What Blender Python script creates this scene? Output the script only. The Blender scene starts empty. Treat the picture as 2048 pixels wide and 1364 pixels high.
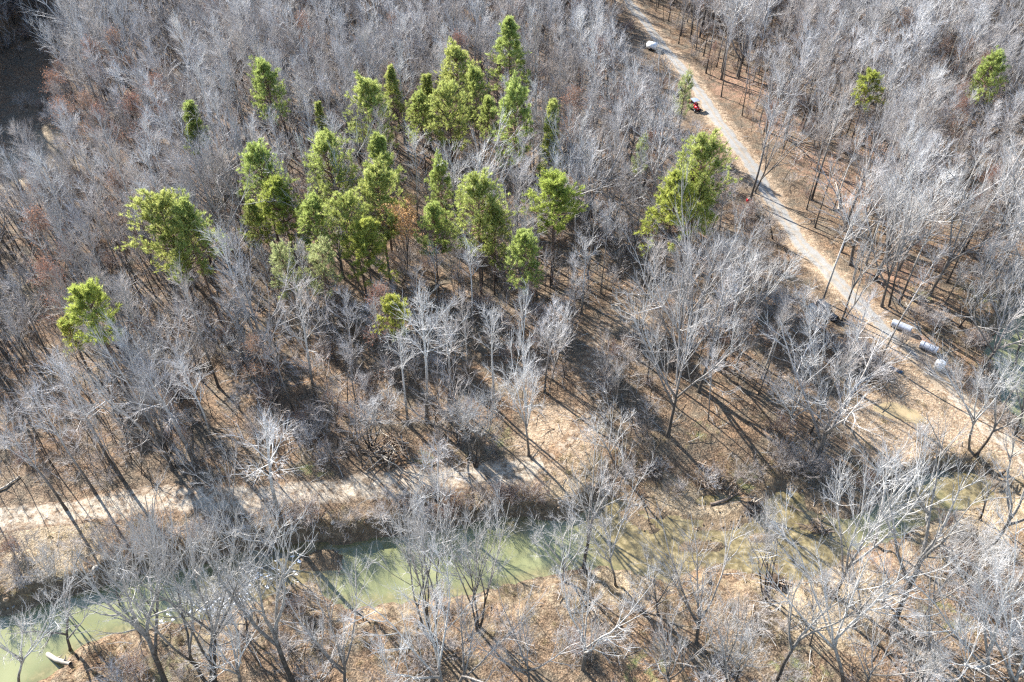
import bpy, math, random
import numpy as np
from mathutils import Vector, Matrix

rng = np.random.default_rng(7)
random.seed(7)
scene = bpy.context.scene
col = scene.collection
PI = math.pi

# ------------------------------------------------------------------ camera, light, exposure
CAM_H = 80.0
PITCH = math.radians(43.3)
FPX = 28.0 / 36.0 * 2048.0
cam_data = bpy.data.cameras.new('camera')
cam_data.lens = 28.0
cam_data.sensor_width = 36.0
cam_data.clip_start = 0.5
cam_data.clip_end = 6000.0
cam = bpy.data.objects.new('camera', cam_data)
col.objects.link(cam)
cam.location = (0, 0, CAM_H)
cam.rotation_euler = (PI / 2 - PITCH, 0, 0)
scene.camera = cam

SUN_EL = math.radians(34.0)
SUN_AZ = math.radians(-42.8)          # from +Y, clockwise; the sun stands ahead and to the left
sun_dir = Vector((math.sin(SUN_AZ) * math.cos(SUN_EL), math.cos(SUN_AZ) * math.cos(SUN_EL), math.sin(SUN_EL)))
world = bpy.data.worlds.new('World')
scene.world = world
world.use_nodes = True
wn = world.node_tree.nodes
wn.clear()
sky = wn.new('ShaderNodeTexSky')
sky.sky_type = 'NISHITA'
sky.sun_disc = False
sky.sun_elevation = SUN_EL
sky.sun_rotation = SUN_AZ
sky.altitude = 200
sky.air_density = 1.0
sky.dust_density = 0.1
sky.ozone_density = 2.2
bg = wn.new('ShaderNodeBackground')
bg.inputs['Strength'].default_value = 0.11
wo = wn.new('ShaderNodeOutputWorld')
world.node_tree.links.new(sky.outputs[0], bg.inputs[0])
world.node_tree.links.new(bg.outputs[0], wo.inputs[0])
sun_data = bpy.data.lights.new('sun', 'SUN')
sun_data.energy = 5.0
sun_data.angle = math.radians(0.53)
sun_data.color = (1.0, 0.975, 0.93)
sun = bpy.data.objects.new('sun', sun_data)
col.objects.link(sun)
sun.rotation_euler = (-sun_dir).to_track_quat('-Z', 'Y').to_euler()
sun.location = (-60, 60, 120)
scene.view_settings.view_transform = 'Standard'
scene.view_settings.look = 'None'
scene.view_settings.exposure = 1.85
scene.view_settings.gamma = 1.0
scene.cycles.max_bounces = 5
scene.cycles.diffuse_bounces = 2
scene.cycles.glossy_bounces = 2
scene.cycles.transmission_bounces = 2
scene.cycles.volume_bounces = 0
scene.cycles.use_denoising = False
scene.cycles.filter_width = 1.3

# ------------------------------------------------------------------ from the photograph's measurements to the place
CP, SP = math.cos(PITCH), math.sin(PITCH)

def ground(px, py, z=0.0):
    u = (px - 1024.0) / FPX
    v = (682.0 - py) / FPX
    dx, dy, dz = u, CP + v * SP, -SP + v * CP
    t = (z - CAM_H) / dz
    return np.array((dx * t, dy * t))

def gpath(pts, z=0.0):
    return np.array([ground(a, b, z) for a, b in pts])

def project(x, y, z):
    d = y * CP + (CAM_H - z) * SP
    up = y * SP - (CAM_H - z) * CP
    return 1024 + FPX * x / d, 682 - FPX * up / d, d

def catmull(P, step):
    P = np.asarray(P, float)
    Q = np.vstack([2 * P[0] - P[1], P, 2 * P[-1] - P[-2]])
    out = []
    for i in range(1, len(Q) - 2):
        p0, p1, p2, p3 = Q[i - 1], Q[i], Q[i + 1], Q[i + 2]
        n = max(2, int(np.linalg.norm(p2 - p1) / step))
        for t in np.linspace(0, 1, n, endpoint=False):
            out.append(.5 * ((2 * p1) + (-p0 + p2) * t + (2 * p0 - 5 * p1 + 4 * p2 - p3) * t * t + (-p0 + 3 * p1 - 3 * p2 + p3) * t ** 3))
    out.append(P[-1])
    return np.array(out)

def seg_dist(P, poly):
    """distance from points P (n,2) to an open polyline"""
    best = np.full(len(P), 1e9)
    for a, b in zip(poly[:-1], poly[1:]):
        ab = b - a
        t = np.clip(((P - a) @ ab) / max(ab @ ab, 1e-9), 0, 1)
        d = np.hypot(P[:, 0] - a[0] - t * ab[0], P[:, 1] - a[1] - t * ab[1])
        best = np.minimum(best, d)
    return best

def inside(P, poly):
    x, y = P[:, 0], P[:, 1]
    res = np.zeros(len(P), bool)
    n = len(poly)
    for i in range(n):
        x1, y1 = poly[i]
        x2, y2 = poly[(i + 1) % n]
        c = ((y1 > y) != (y2 > y)) & (x < (x2 - x1) * (y - y1) / (y2 - y1 + 1e-12) + x1)
        res ^= c
    return res

def smooth(t):
    t = np.clip(t, 0, 1)
    return t * t * (3 - 2 * t)

_w = [(rng.uniform(0, 2 * PI), rng.uniform(0, 2 * PI)) for _ in range(40)]
def waves(P, lam, k0, n=6):
    s = np.zeros(len(P))
    for i in range(n):
        a, ph = _w[(k0 + i) % 40]
        l = lam * (0.65 + 0.12 * i)
        s += np.sin(2 * PI * (P[:, 0] * math.cos(a) + P[:, 1] * math.sin(a)) / l + ph)
    return s / math.sqrt(n)

WZ = -2.2
ROAD_PX = [(1225, -60), (1252, 0), (1288, 40), (1330, 95), (1375, 150), (1410, 200), (1442, 250), (1482, 305), (1522, 360), (1562, 420), (1610, 488), (1662, 550), (1712, 610), (1770, 668), (1830, 715), (1885, 762), (1940, 815), (2005, 872), (2080, 940), (2170, 1030)]
TRACK_PX = [(-260, 1085), (-120, 1060), (-30, 1045), (60, 1034), (130, 1022), (250, 1011), (330, 1002), (450, 1003), (560, 998), (650, 984), (760, 970), (860, 957), (960, 948), (1030, 940), (1085, 925)]
SPUR_PX = [(1070, 930), (1115, 905), (1150, 870), (1165, 820), (1165, 765), (1185, 700), (1210, 650), (1245, 600), (1270, 560)]
road = catmull(gpath(ROAD_PX), 1.0)
track = catmull(gpath(TRACK_PX), 1.0)
spur = catmull(gpath(SPUR_PX), 1.0)

NORTH_PX = [(-400, 1330), (-60, 1240), (30, 1228), (110, 1202), (200, 1175), (250, 1158), (300, 1147), (365, 1140), (430, 1120), (490, 1105), (545, 1096), (600, 1086), (650, 1085), (690, 1090), (740, 1078), (800, 1072), (850, 1066), (905, 1058), (960, 1042), (1010, 1036), (1060, 1034), (1100, 1044), (1150, 1040), (1185, 1006), (1235, 996), (1300, 1034), (1390, 1062), (1460, 1060), (1505, 1040), (1530, 1002), (1560, 982), (1600, 985), (1612, 1020), (1690, 1040), (1740, 1018), (1790, 985), (1830, 957), (1880, 942), (1950, 945), (1985, 965)]
SOUTH_PX = [(1985, 990), (1950, 1005), (1880, 1022), (1845, 1045), (1800, 1065), (1740, 1082), (1690, 1105), (1640, 1140), (1600, 1158), (1560, 1150), (1500, 1142), (1440, 1128), (1400, 1132), (1330, 1158), (1290, 1147), (1265, 1136), (1210, 1128), (1160, 1128), (1110, 1140), (1060, 1150), (985, 1172), (950, 1178), (895, 1186), (830, 1196), (770, 1200), (740, 1204), (690, 1208), (660, 1190), (640, 1160), (600, 1152), (570, 1168), (540, 1187), (480, 1203), (440, 1225), (380, 1236), (330, 1242), (290, 1252), (240, 1257), (190, 1275), (150, 1292), (130, 1312), (110, 1332), (60, 1366), (30, 1420), (-60, 1520), (-400, 1700)]
north = gpath(NORTH_PX, WZ)
south = gpath(SOUTH_PX, WZ)
creek = np.vstack([north, south])
arm = gpath([(1968, 706), (1990, 668), (2020, 645), (2070, 618), (2200, 560), (2420, 640), (2300, 900), (2110, 900), (2045, 858), (2004, 800), (2000, 750)], WZ)
cove = gpath([(1384, 1000), (1400, 992), (1476, 988), (1480, 1003), (1440, 1008), (1400, 1012)], WZ)
cove2 = gpath([(1315, 1040), (1335, 1030), (1410, 1040), (1412, 1050), (1340, 1052)], WZ)
bars = [gpath(p, WZ) for p in ([(590, 1118), (640, 1094), (690, 1104), (690, 1150), (640, 1146), (600, 1144)],
                                [(1228, 1022), (1262, 1012), (1330, 1060), (1300, 1072), (1240, 1040)],
                                [(1345, 1090), (1400, 1074), (1452, 1086), (1470, 1098), (1410, 1108), (1360, 1104)],
                                [(1490, 1070), (1530, 1060), (1560, 1072), (1540, 1090), (1500, 1086)],
                                [(1590, 1040), (1640, 1046), (1680, 1062), (1640, 1072), (1600, 1060)],
                                [(1500, 1118), (1555, 1124), (1575, 1142), (1520, 1136)])]
shallow = [(ground(a, b, WZ), r) for a, b, r in ((1300, 1070, 8), (1360, 1100, 8), (1450, 1100, 9), (1530, 1090, 8), (1580, 1080, 9), (1600, 1140, 6), (1590, 995, 6), (1230, 1020, 5), (1370, 1045, 4), (1430, 1000, 5), (530, 1140, 6), (600, 1120, 5), (470, 1190, 5), (1040, 1042, 2), (1640, 1120, 5), (1830, 1000, 4), (1930, 970, 5))]
puddle = gpath([(1745, 812), (1775, 803), (1803, 808), (1835, 822), (1856, 842), (1835, 850), (1795, 838), (1760, 832)], -0.25)

def creek_fields(P):
    ins = inside(P, creek)
    dn = seg_dist(P, north)
    ds = seg_dist(P, south)
    a_in = inside(P, arm)
    da = seg_dist(P, np.vstack([arm, arm[:1]]))
    c_in = inside(P, cove) | inside(P, cove2)
    dc = np.minimum(seg_dist(P, np.vstack([cove, cove[:1]])), seg_dist(P, np.vstack([cove2, cove2[:1]])))
    return ins, dn, ds, a_in, da, c_in, dc

B0 = ground(18, 55)
B1 = ground(-8, 205)
_al = (B0 - B1) / np.linalg.norm(B0 - B1)
FACE = np.array((_al[1], -_al[0]))

def height(P, fields=None, mound=True):
    P = np.asarray(P, float).reshape(-1, 2)
    ins, dn, ds, a_in, da, c_in, dc = fields if fields is not None else creek_fields(P)
    dr = seg_dist(P, road)
    dt = np.minimum(seg_dist(P, track), seg_dist(P, spur))
    h = 0.38 * waves(P, 55, 0) + 0.16 * waves(P, 17, 8)
    rough = 0.07 * waves(P, 5.5, 15) + 0.05 * waves(P, 2.7, 22)
    flat = np.maximum(np.exp(-(dr / 5.0) ** 4), np.exp(-(dt / 3.0) ** 4))
    h = h + rough * (1 - flat)
    # bluff added at the upper left corner to cast shade over the hollow
    s = (P - B1) @ FACE
    along = (P - B1) @ _al + 1.5 * waves(P, 40, 18)
    s = s + 1.2 * waves(P, 22, 26)
    h = h + 33.0 * smooth((-s + 1) / 9.0) * smooth((along + 8) / 15.0)
    # banks
    wob = np.clip(1 + 0.34 * waves(P, 6, 30) + .30 * waves(P, 2.4, 11), .25, 2)
    tn = dn / (1.15 * wob + .2)
    ts = ds / (5.0 * wob + .3)
    t = np.where(dn < ds, np.minimum(tn, 1), np.minimum(ts, 1))
    t = np.minimum(t, da / (2.6 * wob + .3))
    # the gravel bar keeps low north of the brown reach
    low = np.zeros(len(P))
    for (q, r) in ((ground(1330, 1022, WZ), 7), (ground(1420, 1025, WZ), 8), (ground(1640, 1010, WZ), 6), (ground(1500, 1010, WZ), 5), (ground(1270, 1000, WZ), 5)):
        low = np.maximum(low, np.exp(-(np.hypot(P[:, 0] - q[0], P[:, 1] - q[1]) / r) ** 4))
    k = smooth(t)
    bank = WZ - 0.05 + (h - WZ + 0.05) * k
    barz = WZ + 0.14 + 0.10 * waves(P, 4, 3) + 0.05 * waves(P, 1.6, 12)
    bank = bank + .22 * waves(P, 1.9, 33) * (k * (1 - k) * 4) 
    bank = np.where(ins, bank, bank * (1 - low * .97) + barz * low * .97)
    inner = np.minimum(dn, ds)
    bed = WZ - 0.08 - np.minimum(0.6, 0.25 * inner)
    for b in bars:
        d = seg_dist(P, np.vstack([b, b[:1]]))
        bed = np.where(inside(P, b), WZ + np.minimum(.22, .2 * d) + .03 * waves(P, 2, 5), bed)
    z = np.where(ins, bed, bank)
    z = np.where(a_in, WZ - .1 - np.minimum(.5, .3 * da), z)
    z = np.where(c_in, WZ - .05 - np.minimum(.2, .2 * dc), z)
    dp = seg_dist(P, np.vstack([puddle, puddle[:1]]))
    pin = inside(P, puddle)
    z = np.where(pin, -0.28 - .1 * np.minimum(dp, 1), np.where(dp < 4, z * smooth(dp / 4) + (-0.22) * (1 - smooth(dp / 4)), z))
    return z

def hz(x, y):
    return float(height(np.array([[x, y]]))[0])

def on_ground(px, py):
    g = ground(px, py)
    for _ in range(3):
        g = ground(px, py, hz(*g))
    return g[0], g[1], hz(*g)

# ------------------------------------------------------------------ materials
def new_mat(name):
    m = bpy.data.materials.new(name)
    m.use_nodes = True
    nt = m.node_tree
    p = nt.nodes['Principled BSDF']
    p.inputs['Roughness'].default_value = .85
    p.inputs['Specular IOR Level'].default_value = .25
    return m, nt, p

def N(nt, kind, **kw):
    n = nt.nodes.new(kind)
    for k, v in kw.items():
        setattr(n, k, v)
    return n

def mixc(nt, fac, a, b, mode='MIX'):
    n = nt.nodes.new('ShaderNodeMix')
    n.data_type = 'RGBA'
    n.blend_type = mode
    for sock, val in ((n.inputs['Factor'], fac), (n.inputs[6], a), (n.inputs[7], b)):
        if isinstance(val, bpy.types.NodeSocket):
            nt.links.new(val, sock)
        elif isinstance(val, (int, float)):
            sock.default_value = val
        else:
            sock.default_value = (*val, 1)
    return n.outputs[2]

def ramp(nt, fac, stops):
    n = nt.nodes.new('ShaderNodeValToRGB')
    e = n.color_ramp.elements
    while len(e) < len(stops):
        e.new(.5)
    for el, (p, c) in zip(e, stops):
        el.position = p
        el.color = (*c, 1) if not isinstance(c, (int, float)) else (c, c, c, 1)
    nt.links.new(fac, n.inputs[0])
    return n.outputs[0]

def noise(nt, scale, detail=3, rough=.55, coord=None, dist=0.0):
    n = nt.nodes.new('ShaderNodeTexNoise')
    n.inputs['Scale'].default_value = scale
    n.inputs['Detail'].default_value = detail
    n.inputs['Roughness'].default_value = rough
    n.inputs['Distortion'].default_value = dist
    if coord is None:
        tc = nt.nodes.get('geo') or N(nt, 'ShaderNodeNewGeometry', name='geo')
        coord = tc.outputs['Position']
    nt.links.new(coord, n.inputs['Vector'])
    return n.outputs['Fac']

def math_n(nt, op, a, b, clamp=False):
    n = nt.nodes.new('ShaderNodeMath')
    n.operation = op
    n.use_clamp = clamp
    for s, v in zip(n.inputs, (a, b)):
        if isinstance(v, bpy.types.NodeSocket):
            nt.links.new(v, s)
        else:
            s.default_value = v
    return n.outputs[0]

def bump(nt, p, h, strength, dist):
    b = nt.nodes.new('ShaderNodeBump')
    b.inputs['Strength'].default_value = strength
    b.inputs['Distance'].default_value = dist
    nt.links.new(h, b.inputs['Height'])
    nt.links.new(b.outputs[0], p.inputs['Normal'])

def litter(nt):
    """dead leaves: ochre, russet and dark gaps at leaf size"""
    fine = noise(nt, 5.5, 3, .65)
    mid = noise(nt, 1.3, 3, .6)
    big = noise(nt, .09, 3, .5)
    a = ramp(nt, fine, [(.30, (.040, .029, .020)), (.45, (.125, .085, .052)), (.56, (.215, .150, .094)), (.70, (.38, .285, .19))])
    b = ramp(nt, mid, [(.32, (.62, .56, .52)), (.55, (1, .98, .95)), (.72, (1.25, 1.12, 1.0))])
    c = ramp(nt, big, [(.35, (.90, .95, 1.0)), (.62, (1.06, .97, .90))])
    return mixc(nt, 1, mixc(nt, 1, a, b, 'MULTIPLY'), c, 'MULTIPLY'), fine

def make_ground_mat():
    m, nt, p = new_mat('leaf_litter_ground')
    base, fine = litter(nt)
    at = N(nt, 'ShaderNodeAttribute', attribute_name='cover')
    sep = N(nt, 'ShaderNodeSeparateColor')
    nt.links.new(at.outputs['Color'], sep.inputs[0])
    at2 = N(nt, 'ShaderNodeAttribute', attribute_name='cover2')
    sep2 = N(nt, 'ShaderNodeSeparateColor')
    nt.links.new(at2.outputs['Color'], sep2.inputs[0])
    edge = noise(nt, .8, 4, .65)
    humus = ramp(nt, noise(nt, .33, 5, .68), [(.46, 0.0), (.62, .82)])
    base = mixc(nt, humus, base, ramp(nt, fine, [(.3, (.035, .030, .022)), (.5, (.105, .085, .058)), (.7, (.22, .18, .125))]))
    mat_ = ramp(nt, noise(nt, .21, 5, .7), [(.57, 0.0), (.74, .55)])
    base = mixc(nt, mat_, base, ramp(nt, noise(nt, 3.2, 4, .75), [(.3, (.10, .078, .050)), (.5, (.23, .182, .118)), (.7, (.40, .335, .24))]))
    def masked(sock, lo=.42, hi=.6):
        s = math_n(nt, 'ADD', math_n(nt, 'MULTIPLY', sock, 1.0), math_n(nt, 'MULTIPLY', math_n(nt, 'SUBTRACT', edge, .5), .9))
        mr = N(nt, 'ShaderNodeMapRange')
        mr.inputs[1].default_value = lo
        mr.inputs[2].default_value = hi
        nt.links.new(s, mr.inputs[0])
        return mr.outputs[0]
    clay = ramp(nt, noise(nt, 3.0, 4, .65), [(.3, (.17, .112, .068)), (.5, (.29, .205, .130)), (.68, (.42, .33, .23))])
    dry = ramp(nt, noise(nt, 4.2, 4, .7), [(.3, (.085, .062, .038)), (.47, (.24, .178, .108)), (.66, (.42, .33, .22))])
    mud = ramp(nt, noise(nt, 1.6, 4, .65), [(.3, (.085, .06, .036)), (.55, (.17, .12, .072)), (.75, (.30, .225, .14))])
    green = ramp(nt, noise(nt, 3.5, 4, .7), [(.3, (.06, .07, .022)), (.55, (.14, .15, .05)), (.75, (.26, .23, .10))])
    russet = ramp(nt, noise(nt, 4.5, 3, .65), [(.3, (.085, .045, .028)), (.5, (.23, .13, .08)), (.7, (.38, .25, .165))])
    c = mixc(nt, masked(sep2.outputs[1]), base, russet)
    c = mixc(nt, masked(sep2.outputs[0]), c, green)
    c = mixc(nt, masked(sep.outputs[1]), c, dry)
    c = mixc(nt, masked(sep.outputs[0]), c, clay)
    c = mixc(nt, masked(sep.outputs[2]), c, mud)
    nt.links.new(c, p.inputs['Base Color'])
    hgt = math_n(nt, 'ADD', fine, math_n(nt, 'MULTIPLY', noise(nt, 1.7, 4, .6), 1.5))
    bump(nt, p, hgt, .9, .22)
    return m

def make_gravel_mat():
    m, nt, p = new_mat('pale_gravel')
    f = noise(nt, 9, 3, .7)
    g = noise(nt, .7, 4, .6)
    a = ramp(nt, f, [(.3, (.15, .145, .136)), (.5, (.225, .216, .202)), (.7, (.32, .31, .292))])
    b = ramp(nt, g, [(.3, (.80, .72, .62)), (.52, (1, .985, .95)), (.75, (1.06, 1.06, 1.06))])
    c = mixc(nt, 1, a, b, 'MULTIPLY')
    ln = N(nt, 'ShaderNodeAttribute', attribute_name='lane').outputs['Fac']
    lv = math_n(nt, 'ADD', ln, math_n(nt, 'MULTIPLY', math_n(nt, 'SUBTRACT', noise(nt, 1.2, 4, .7), .5), .9))
    w = ramp(nt, lv, [(.05, .55), (.22, 0.0), (.62, 0.0), (.85, .9)])
    dirt = ramp(nt, f, [(.3, (.15, .105, .065)), (.5, (.27, .20, .13)), (.7, (.40, .32, .22))])
    nt.links.new(mixc(nt, w, c, dirt), p.inputs['Base Color'])
    bump(nt, p, f, .6, .05)
    return m

def make_track_mat(name='pale_dirt_with_leaves', leafy=((.44, 0.0), (.62, 0.92))):
    m, nt, p = new_mat(name)
    f = noise(nt, 6, 3, .7)
    g = noise(nt, 1.1, 4, .65)
    a = ramp(nt, f, [(.3, (.19, .145, .10)), (.48, (.36, .295, .215)), (.7, (.48, .41, .32))])
    l, _ = litter(nt)
    k0 = ramp(nt, g, leafy)
    ln = N(nt, 'ShaderNodeAttribute', attribute_name='lane').outputs['Fac']
    ke = ramp(nt, math_n(nt, 'ADD', ln, math_n(nt, 'MULTIPLY', math_n(nt, 'SUBTRACT', noise(nt, .9, 5, .7), .5), 1.4)), [(.55, 0.0), (.85, 1.0)])
    k = math_n(nt, 'MAXIMUM', k0, ke)
    nt.links.new(mixc(nt, k, a, l), p.inputs['Base Color'])
    bump(nt, p, math_n(nt, 'ADD', f, g), .6, .10)
    return m

def make_water_mat():
    m, nt, p = new_mat('murky_creek_water')
    at = N(nt, 'ShaderNodeAttribute', attribute_name='shoal')
    n1 = noise(nt, .16, 3, .5)
    n2 = noise(nt, 1.1, 6, .72)
    deep = ramp(nt, n1, [(.3, (.125, .130, .058)), (.52, (.170, .174, .080)), (.7, (.215, .215, .105))])
    bed = ramp(nt, n2, [(.36, (.060, .046, .022)), (.48, (.135, .105, .048)), (.56, (.19, .15, .070)), (.68, (.30, .235, .13))])
    k = math_n(nt, 'ADD', at.outputs['Fac'], math_n(nt, 'MULTIPLY', math_n(nt, 'SUBTRACT', n2, .5), .8), True)
    nt.links.new(mixc(nt, k, deep, bed), p.inputs['Base Color'])
    p.inputs['Roughness'].default_value = .09
    p.inputs['Specular IOR Level'].default_value = .5
    bump(nt, p, noise(nt, 2.2, 3, .55), .12, .05)
    return m

def obj_rand(nt):
    return N(nt, 'ShaderNodeObjectInfo').outputs['Random']

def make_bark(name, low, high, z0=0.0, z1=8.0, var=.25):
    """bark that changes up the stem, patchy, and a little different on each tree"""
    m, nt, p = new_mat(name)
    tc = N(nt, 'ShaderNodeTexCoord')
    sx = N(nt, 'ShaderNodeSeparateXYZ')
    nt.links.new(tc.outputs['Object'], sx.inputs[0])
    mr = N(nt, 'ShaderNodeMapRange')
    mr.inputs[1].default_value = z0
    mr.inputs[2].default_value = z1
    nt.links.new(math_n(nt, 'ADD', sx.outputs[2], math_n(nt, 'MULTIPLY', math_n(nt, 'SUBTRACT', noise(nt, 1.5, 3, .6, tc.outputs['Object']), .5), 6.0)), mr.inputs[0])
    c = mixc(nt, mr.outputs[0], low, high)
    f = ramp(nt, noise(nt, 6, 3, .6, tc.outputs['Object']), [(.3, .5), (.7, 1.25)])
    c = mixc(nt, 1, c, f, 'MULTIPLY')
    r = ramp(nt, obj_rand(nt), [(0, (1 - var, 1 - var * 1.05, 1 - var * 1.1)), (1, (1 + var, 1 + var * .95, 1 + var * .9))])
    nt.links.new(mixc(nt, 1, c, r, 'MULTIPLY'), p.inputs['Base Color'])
    return m

def make_twig(name, a, b):
    m, nt, p = new_mat(name)
    nt.links.new(mixc(nt, obj_rand(nt), a, b), p.inputs['Base Color'])
    p.inputs['Roughness'].default_value = .6
    p.inputs['Specular IOR Level'].default_value = .35
    return m

def make_needles(name, a, b):
    m, nt, p = new_mat(name)
    at = N(nt, 'ShaderNodeAttribute', attribute_name='tone')
    c = mixc(nt, at.outputs['Fac'], a, b)
    hs = N(nt, 'ShaderNodeHueSaturation')
    r = N(nt, 'ShaderNodeMapRange')
    r.inputs[3].default_value = .485
    r.inputs[4].default_value = .51
    nt.links.new(obj_rand(nt), r.inputs[0])
    nt.links.new(r.outputs[0], hs.inputs['Hue'])
    nt.links.new(c, hs.inputs['Color'])
    tr = N(nt, 'ShaderNodeBsdfTranslucent')
    mx = N(nt, 'ShaderNodeMixShader')
    mx.inputs[0].default_value = .62
    nt.links.new(hs.outputs[0], p.inputs['Base Color'])
    nt.links.new(hs.outputs[0], tr.inputs['Color'])
    out = nt.nodes['Material Output']
    nt.links.new(p.outputs[0], mx.inputs[1])
    nt.links.new(tr.outputs[0], mx.inputs[2])
    nt.links.new(mx.outputs[0], out.inputs['Surface'])
    p.inputs['Roughness'].default_value = .55
    return m

def plain(name, c, rough=.6, metal=0.0, nscale=None, namp=.3):
    m, nt, p = new_mat(name)
    p.inputs['Roughness'].default_value = rough
    p.inputs['Metallic'].default_value = metal
    if nscale:
        tc = N(nt, 'ShaderNodeTexCoord')
        f = ramp(nt, noise(nt, nscale, 3, .6, tc.outputs['Object']), [(.3, 1 - namp), (.7, 1 + namp)])
        nt.links.new(mixc(nt, 1, c, f, 'MULTIPLY'), p.inputs['Base Color'])
    else:
        p.inputs['Base Color'].default_value = (*c, 1)
    return m

M_ground = make_ground_mat()
M_gravel = make_gravel_mat()
M_track = make_track_mat()
M_spur = make_track_mat('leafy_old_path', ((.30, 0.0), (.50, .97)))
M_water = make_water_mat()
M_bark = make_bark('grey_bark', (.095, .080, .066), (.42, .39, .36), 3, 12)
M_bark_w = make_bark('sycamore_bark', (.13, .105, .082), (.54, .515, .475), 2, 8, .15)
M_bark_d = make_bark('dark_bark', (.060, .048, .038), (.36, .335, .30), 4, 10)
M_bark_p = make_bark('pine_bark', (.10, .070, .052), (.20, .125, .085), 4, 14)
M_twig = make_twig('grey_twigs', (.26, .238, .226), (.58, .55, .53))
M_twig_n = make_twig('near_twigs', (.38, .355, .332), (.55, .525, .495))
M_twig_b = make_twig('brown_twigs', (.30, .25, .215), (.50, .445, .40))
M_twig_w = make_twig('pale_twigs', (.50, .475, .45), (.64, .61, .575))
M_need = make_needles('pine_needles', (.20, .25, .058), (.52, .56, .18))
M_need_y = make_needles('yellow_green_pine_needles', (.24, .285, .055), (.50, .53, .13))
M_need_p = make_needles('thin_pale_pine_needles', (.27, .32, .13), (.46, .50, .24))
M_leaf_o = make_needles('dry_orange_leaves', (.55, .34, .13), (.82, .58, .30))
M_leaf_r = make_needles('clinging_russet_leaves', (.17, .085, .05), (.31, .17, .105))
M_grass = make_needles('dry_grass', (.27, .21, .12), (.46, .38, .23))

# ------------------------------------------------------------------ mesh helpers
def mesh_from(name, V, quads=None, tris=None, mats=(), midx=None, smooth_faces=True, tone=None):
    me = bpy.data.meshes.new(name)
    V = np.asarray(V, np.float32)
    nq = 0 if quads is None else len(quads)
    nt_ = 0 if tris is None else len(tris)
    me.vertices.add(len(V))
    me.vertices.foreach_set('co', V.ravel())
    loops = []
    if nq:
        loops.append(np.asarray(quads, np.int32).ravel())
    if nt_:
        loops.append(np.asarray(tris, np.int32).ravel())
    loops = np.concatenate(loops)
    me.loops.add(len(loops))
    me.loops.foreach_set('vertex_index', loops)
    me.polygons.add(nq + nt_)
    starts = np.concatenate([np.arange(nq) * 4, nq * 4 + np.arange(nt_) * 3]).astype(np.int32)
    me.polygons.foreach_set('loop_start', starts)
    if smooth_faces:
        me.polygons.foreach_set('use_smooth', np.ones(nq + nt_, bool))
    for m in mats:
        me.materials.append(m)
    if midx is not None:
        me.polygons.foreach_set('material_index', np.asarray(midx, np.int32))
    if tone is not None:
        a = me.attributes.new('tone', 'FLOAT', 'POINT')
        a.data.foreach_set('value', np.asarray(tone, np.float32))
    me.update(calc_edges=True)
    return me

class Geo:
    """a bag of vertices, quads and triangles"""
    def __init__(self):
        self.V, self.Q, self.T, self.tone, self.n = [], [], [], [], 0
    def add(self, V, Q=None, T=None, tone=None):
        V = np.asarray(V, float).reshape(-1, 3)
        if Q is not None and len(Q):
            self.Q.append(np.asarray(Q) + self.n)
        if T is not None and len(T):
            self.T.append(np.asarray(T) + self.n)
        self.V.append(V)
        self.tone.append(np.full(len(V), .5) if tone is None else np.asarray(tone))
        self.n += len(V)
    def arrays(self):
        V = np.vstack(self.V) if self.V else np.zeros((0, 3))
        Q = np.vstack(self.Q) if self.Q else np.zeros((0, 4), int)
        T = np.vstack(self.T) if self.T else np.zeros((0, 3), int)
        return V, Q, T, np.concatenate(self.tone) if self.tone else np.zeros(0)
    def mesh(self, name, mat, smooth_faces=True):
        V, Q, T, tone = self.arrays()
        return mesh_from(name, V, Q, T, (mat,), None, smooth_faces, tone)

def unit(a):
    return a / np.maximum(np.linalg.norm(a, axis=-1, keepdims=True), 1e-9)

def tubes(geo, P, R, k, tone=None):
    """P (N,n,3) polylines, R (N,n) radii, k sides; joined to a point at the tip when R ends at 0"""
    Nn, n, _ = P.shape
    if Nn == 0:
        return
    tan = np.empty_like(P)
    tan[:, 1:-1] = P[:, 2:] - P[:, :-2]
    tan[:, 0] = P[:, 1] - P[:, 0]
    tan[:, -1] = P[:, -1] - P[:, -2]
    tan = unit(tan)
    ref = np.tile(np.array((.31, .87, .38)), (Nn, n, 1))
    a = unit(np.cross(tan, ref))
    b = np.cross(tan, a)
    ang = np.arange(k) * 2 * PI / k
    ring = (a[:, :, None, :] * np.cos(ang)[None, None, :, None] + b[:, :, None, :] * np.sin(ang)[None, None, :, None]) * R[:, :, None, None] + P[:, :, None, :]
    V = ring.reshape(-1, 3)
    base = (np.arange(Nn) * n * k)[:, None, None]
    i = (np.arange(n - 1) * k)[None, :, None]
    j = np.arange(k)[None, None, :]
    j2 = (j + 1) % k
    q = np.stack([base + i + j, base + i + j2, base + i + k + j2, base + i + k + j], -1).reshape(-1, 4)
    geo.add(V, q)

def grow(r, S, D, L, n, wander, up):
    """polylines from starts S along D, lengths L, bending upward"""
    Nn = len(S)
    P = np.empty((Nn, n, 3))
    P[:, 0] = S
    d = unit(D.copy())
    st = (L / (n - 1))[:, None]
    for i in range(1, n):
        d = d + r.normal(0, wander, (Nn, 3))
        d[:, 2] += up
        d = unit(d)
        P[:, i] = P[:, i - 1] + d * st
    return P

def at_param(P, t):
    """points and directions on each polyline at t (N,)"""
    n = P.shape[1]
    f = np.clip(t, 0, .9999) * (n - 1)
    i = f.astype(int)
    w = (f - i)[:, None]
    idx = np.arange(len(P))
    return P[idx, i] * (1 - w) + P[idx, i + 1] * w, unit(P[idx, i + 1] - P[idx, i])

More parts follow.
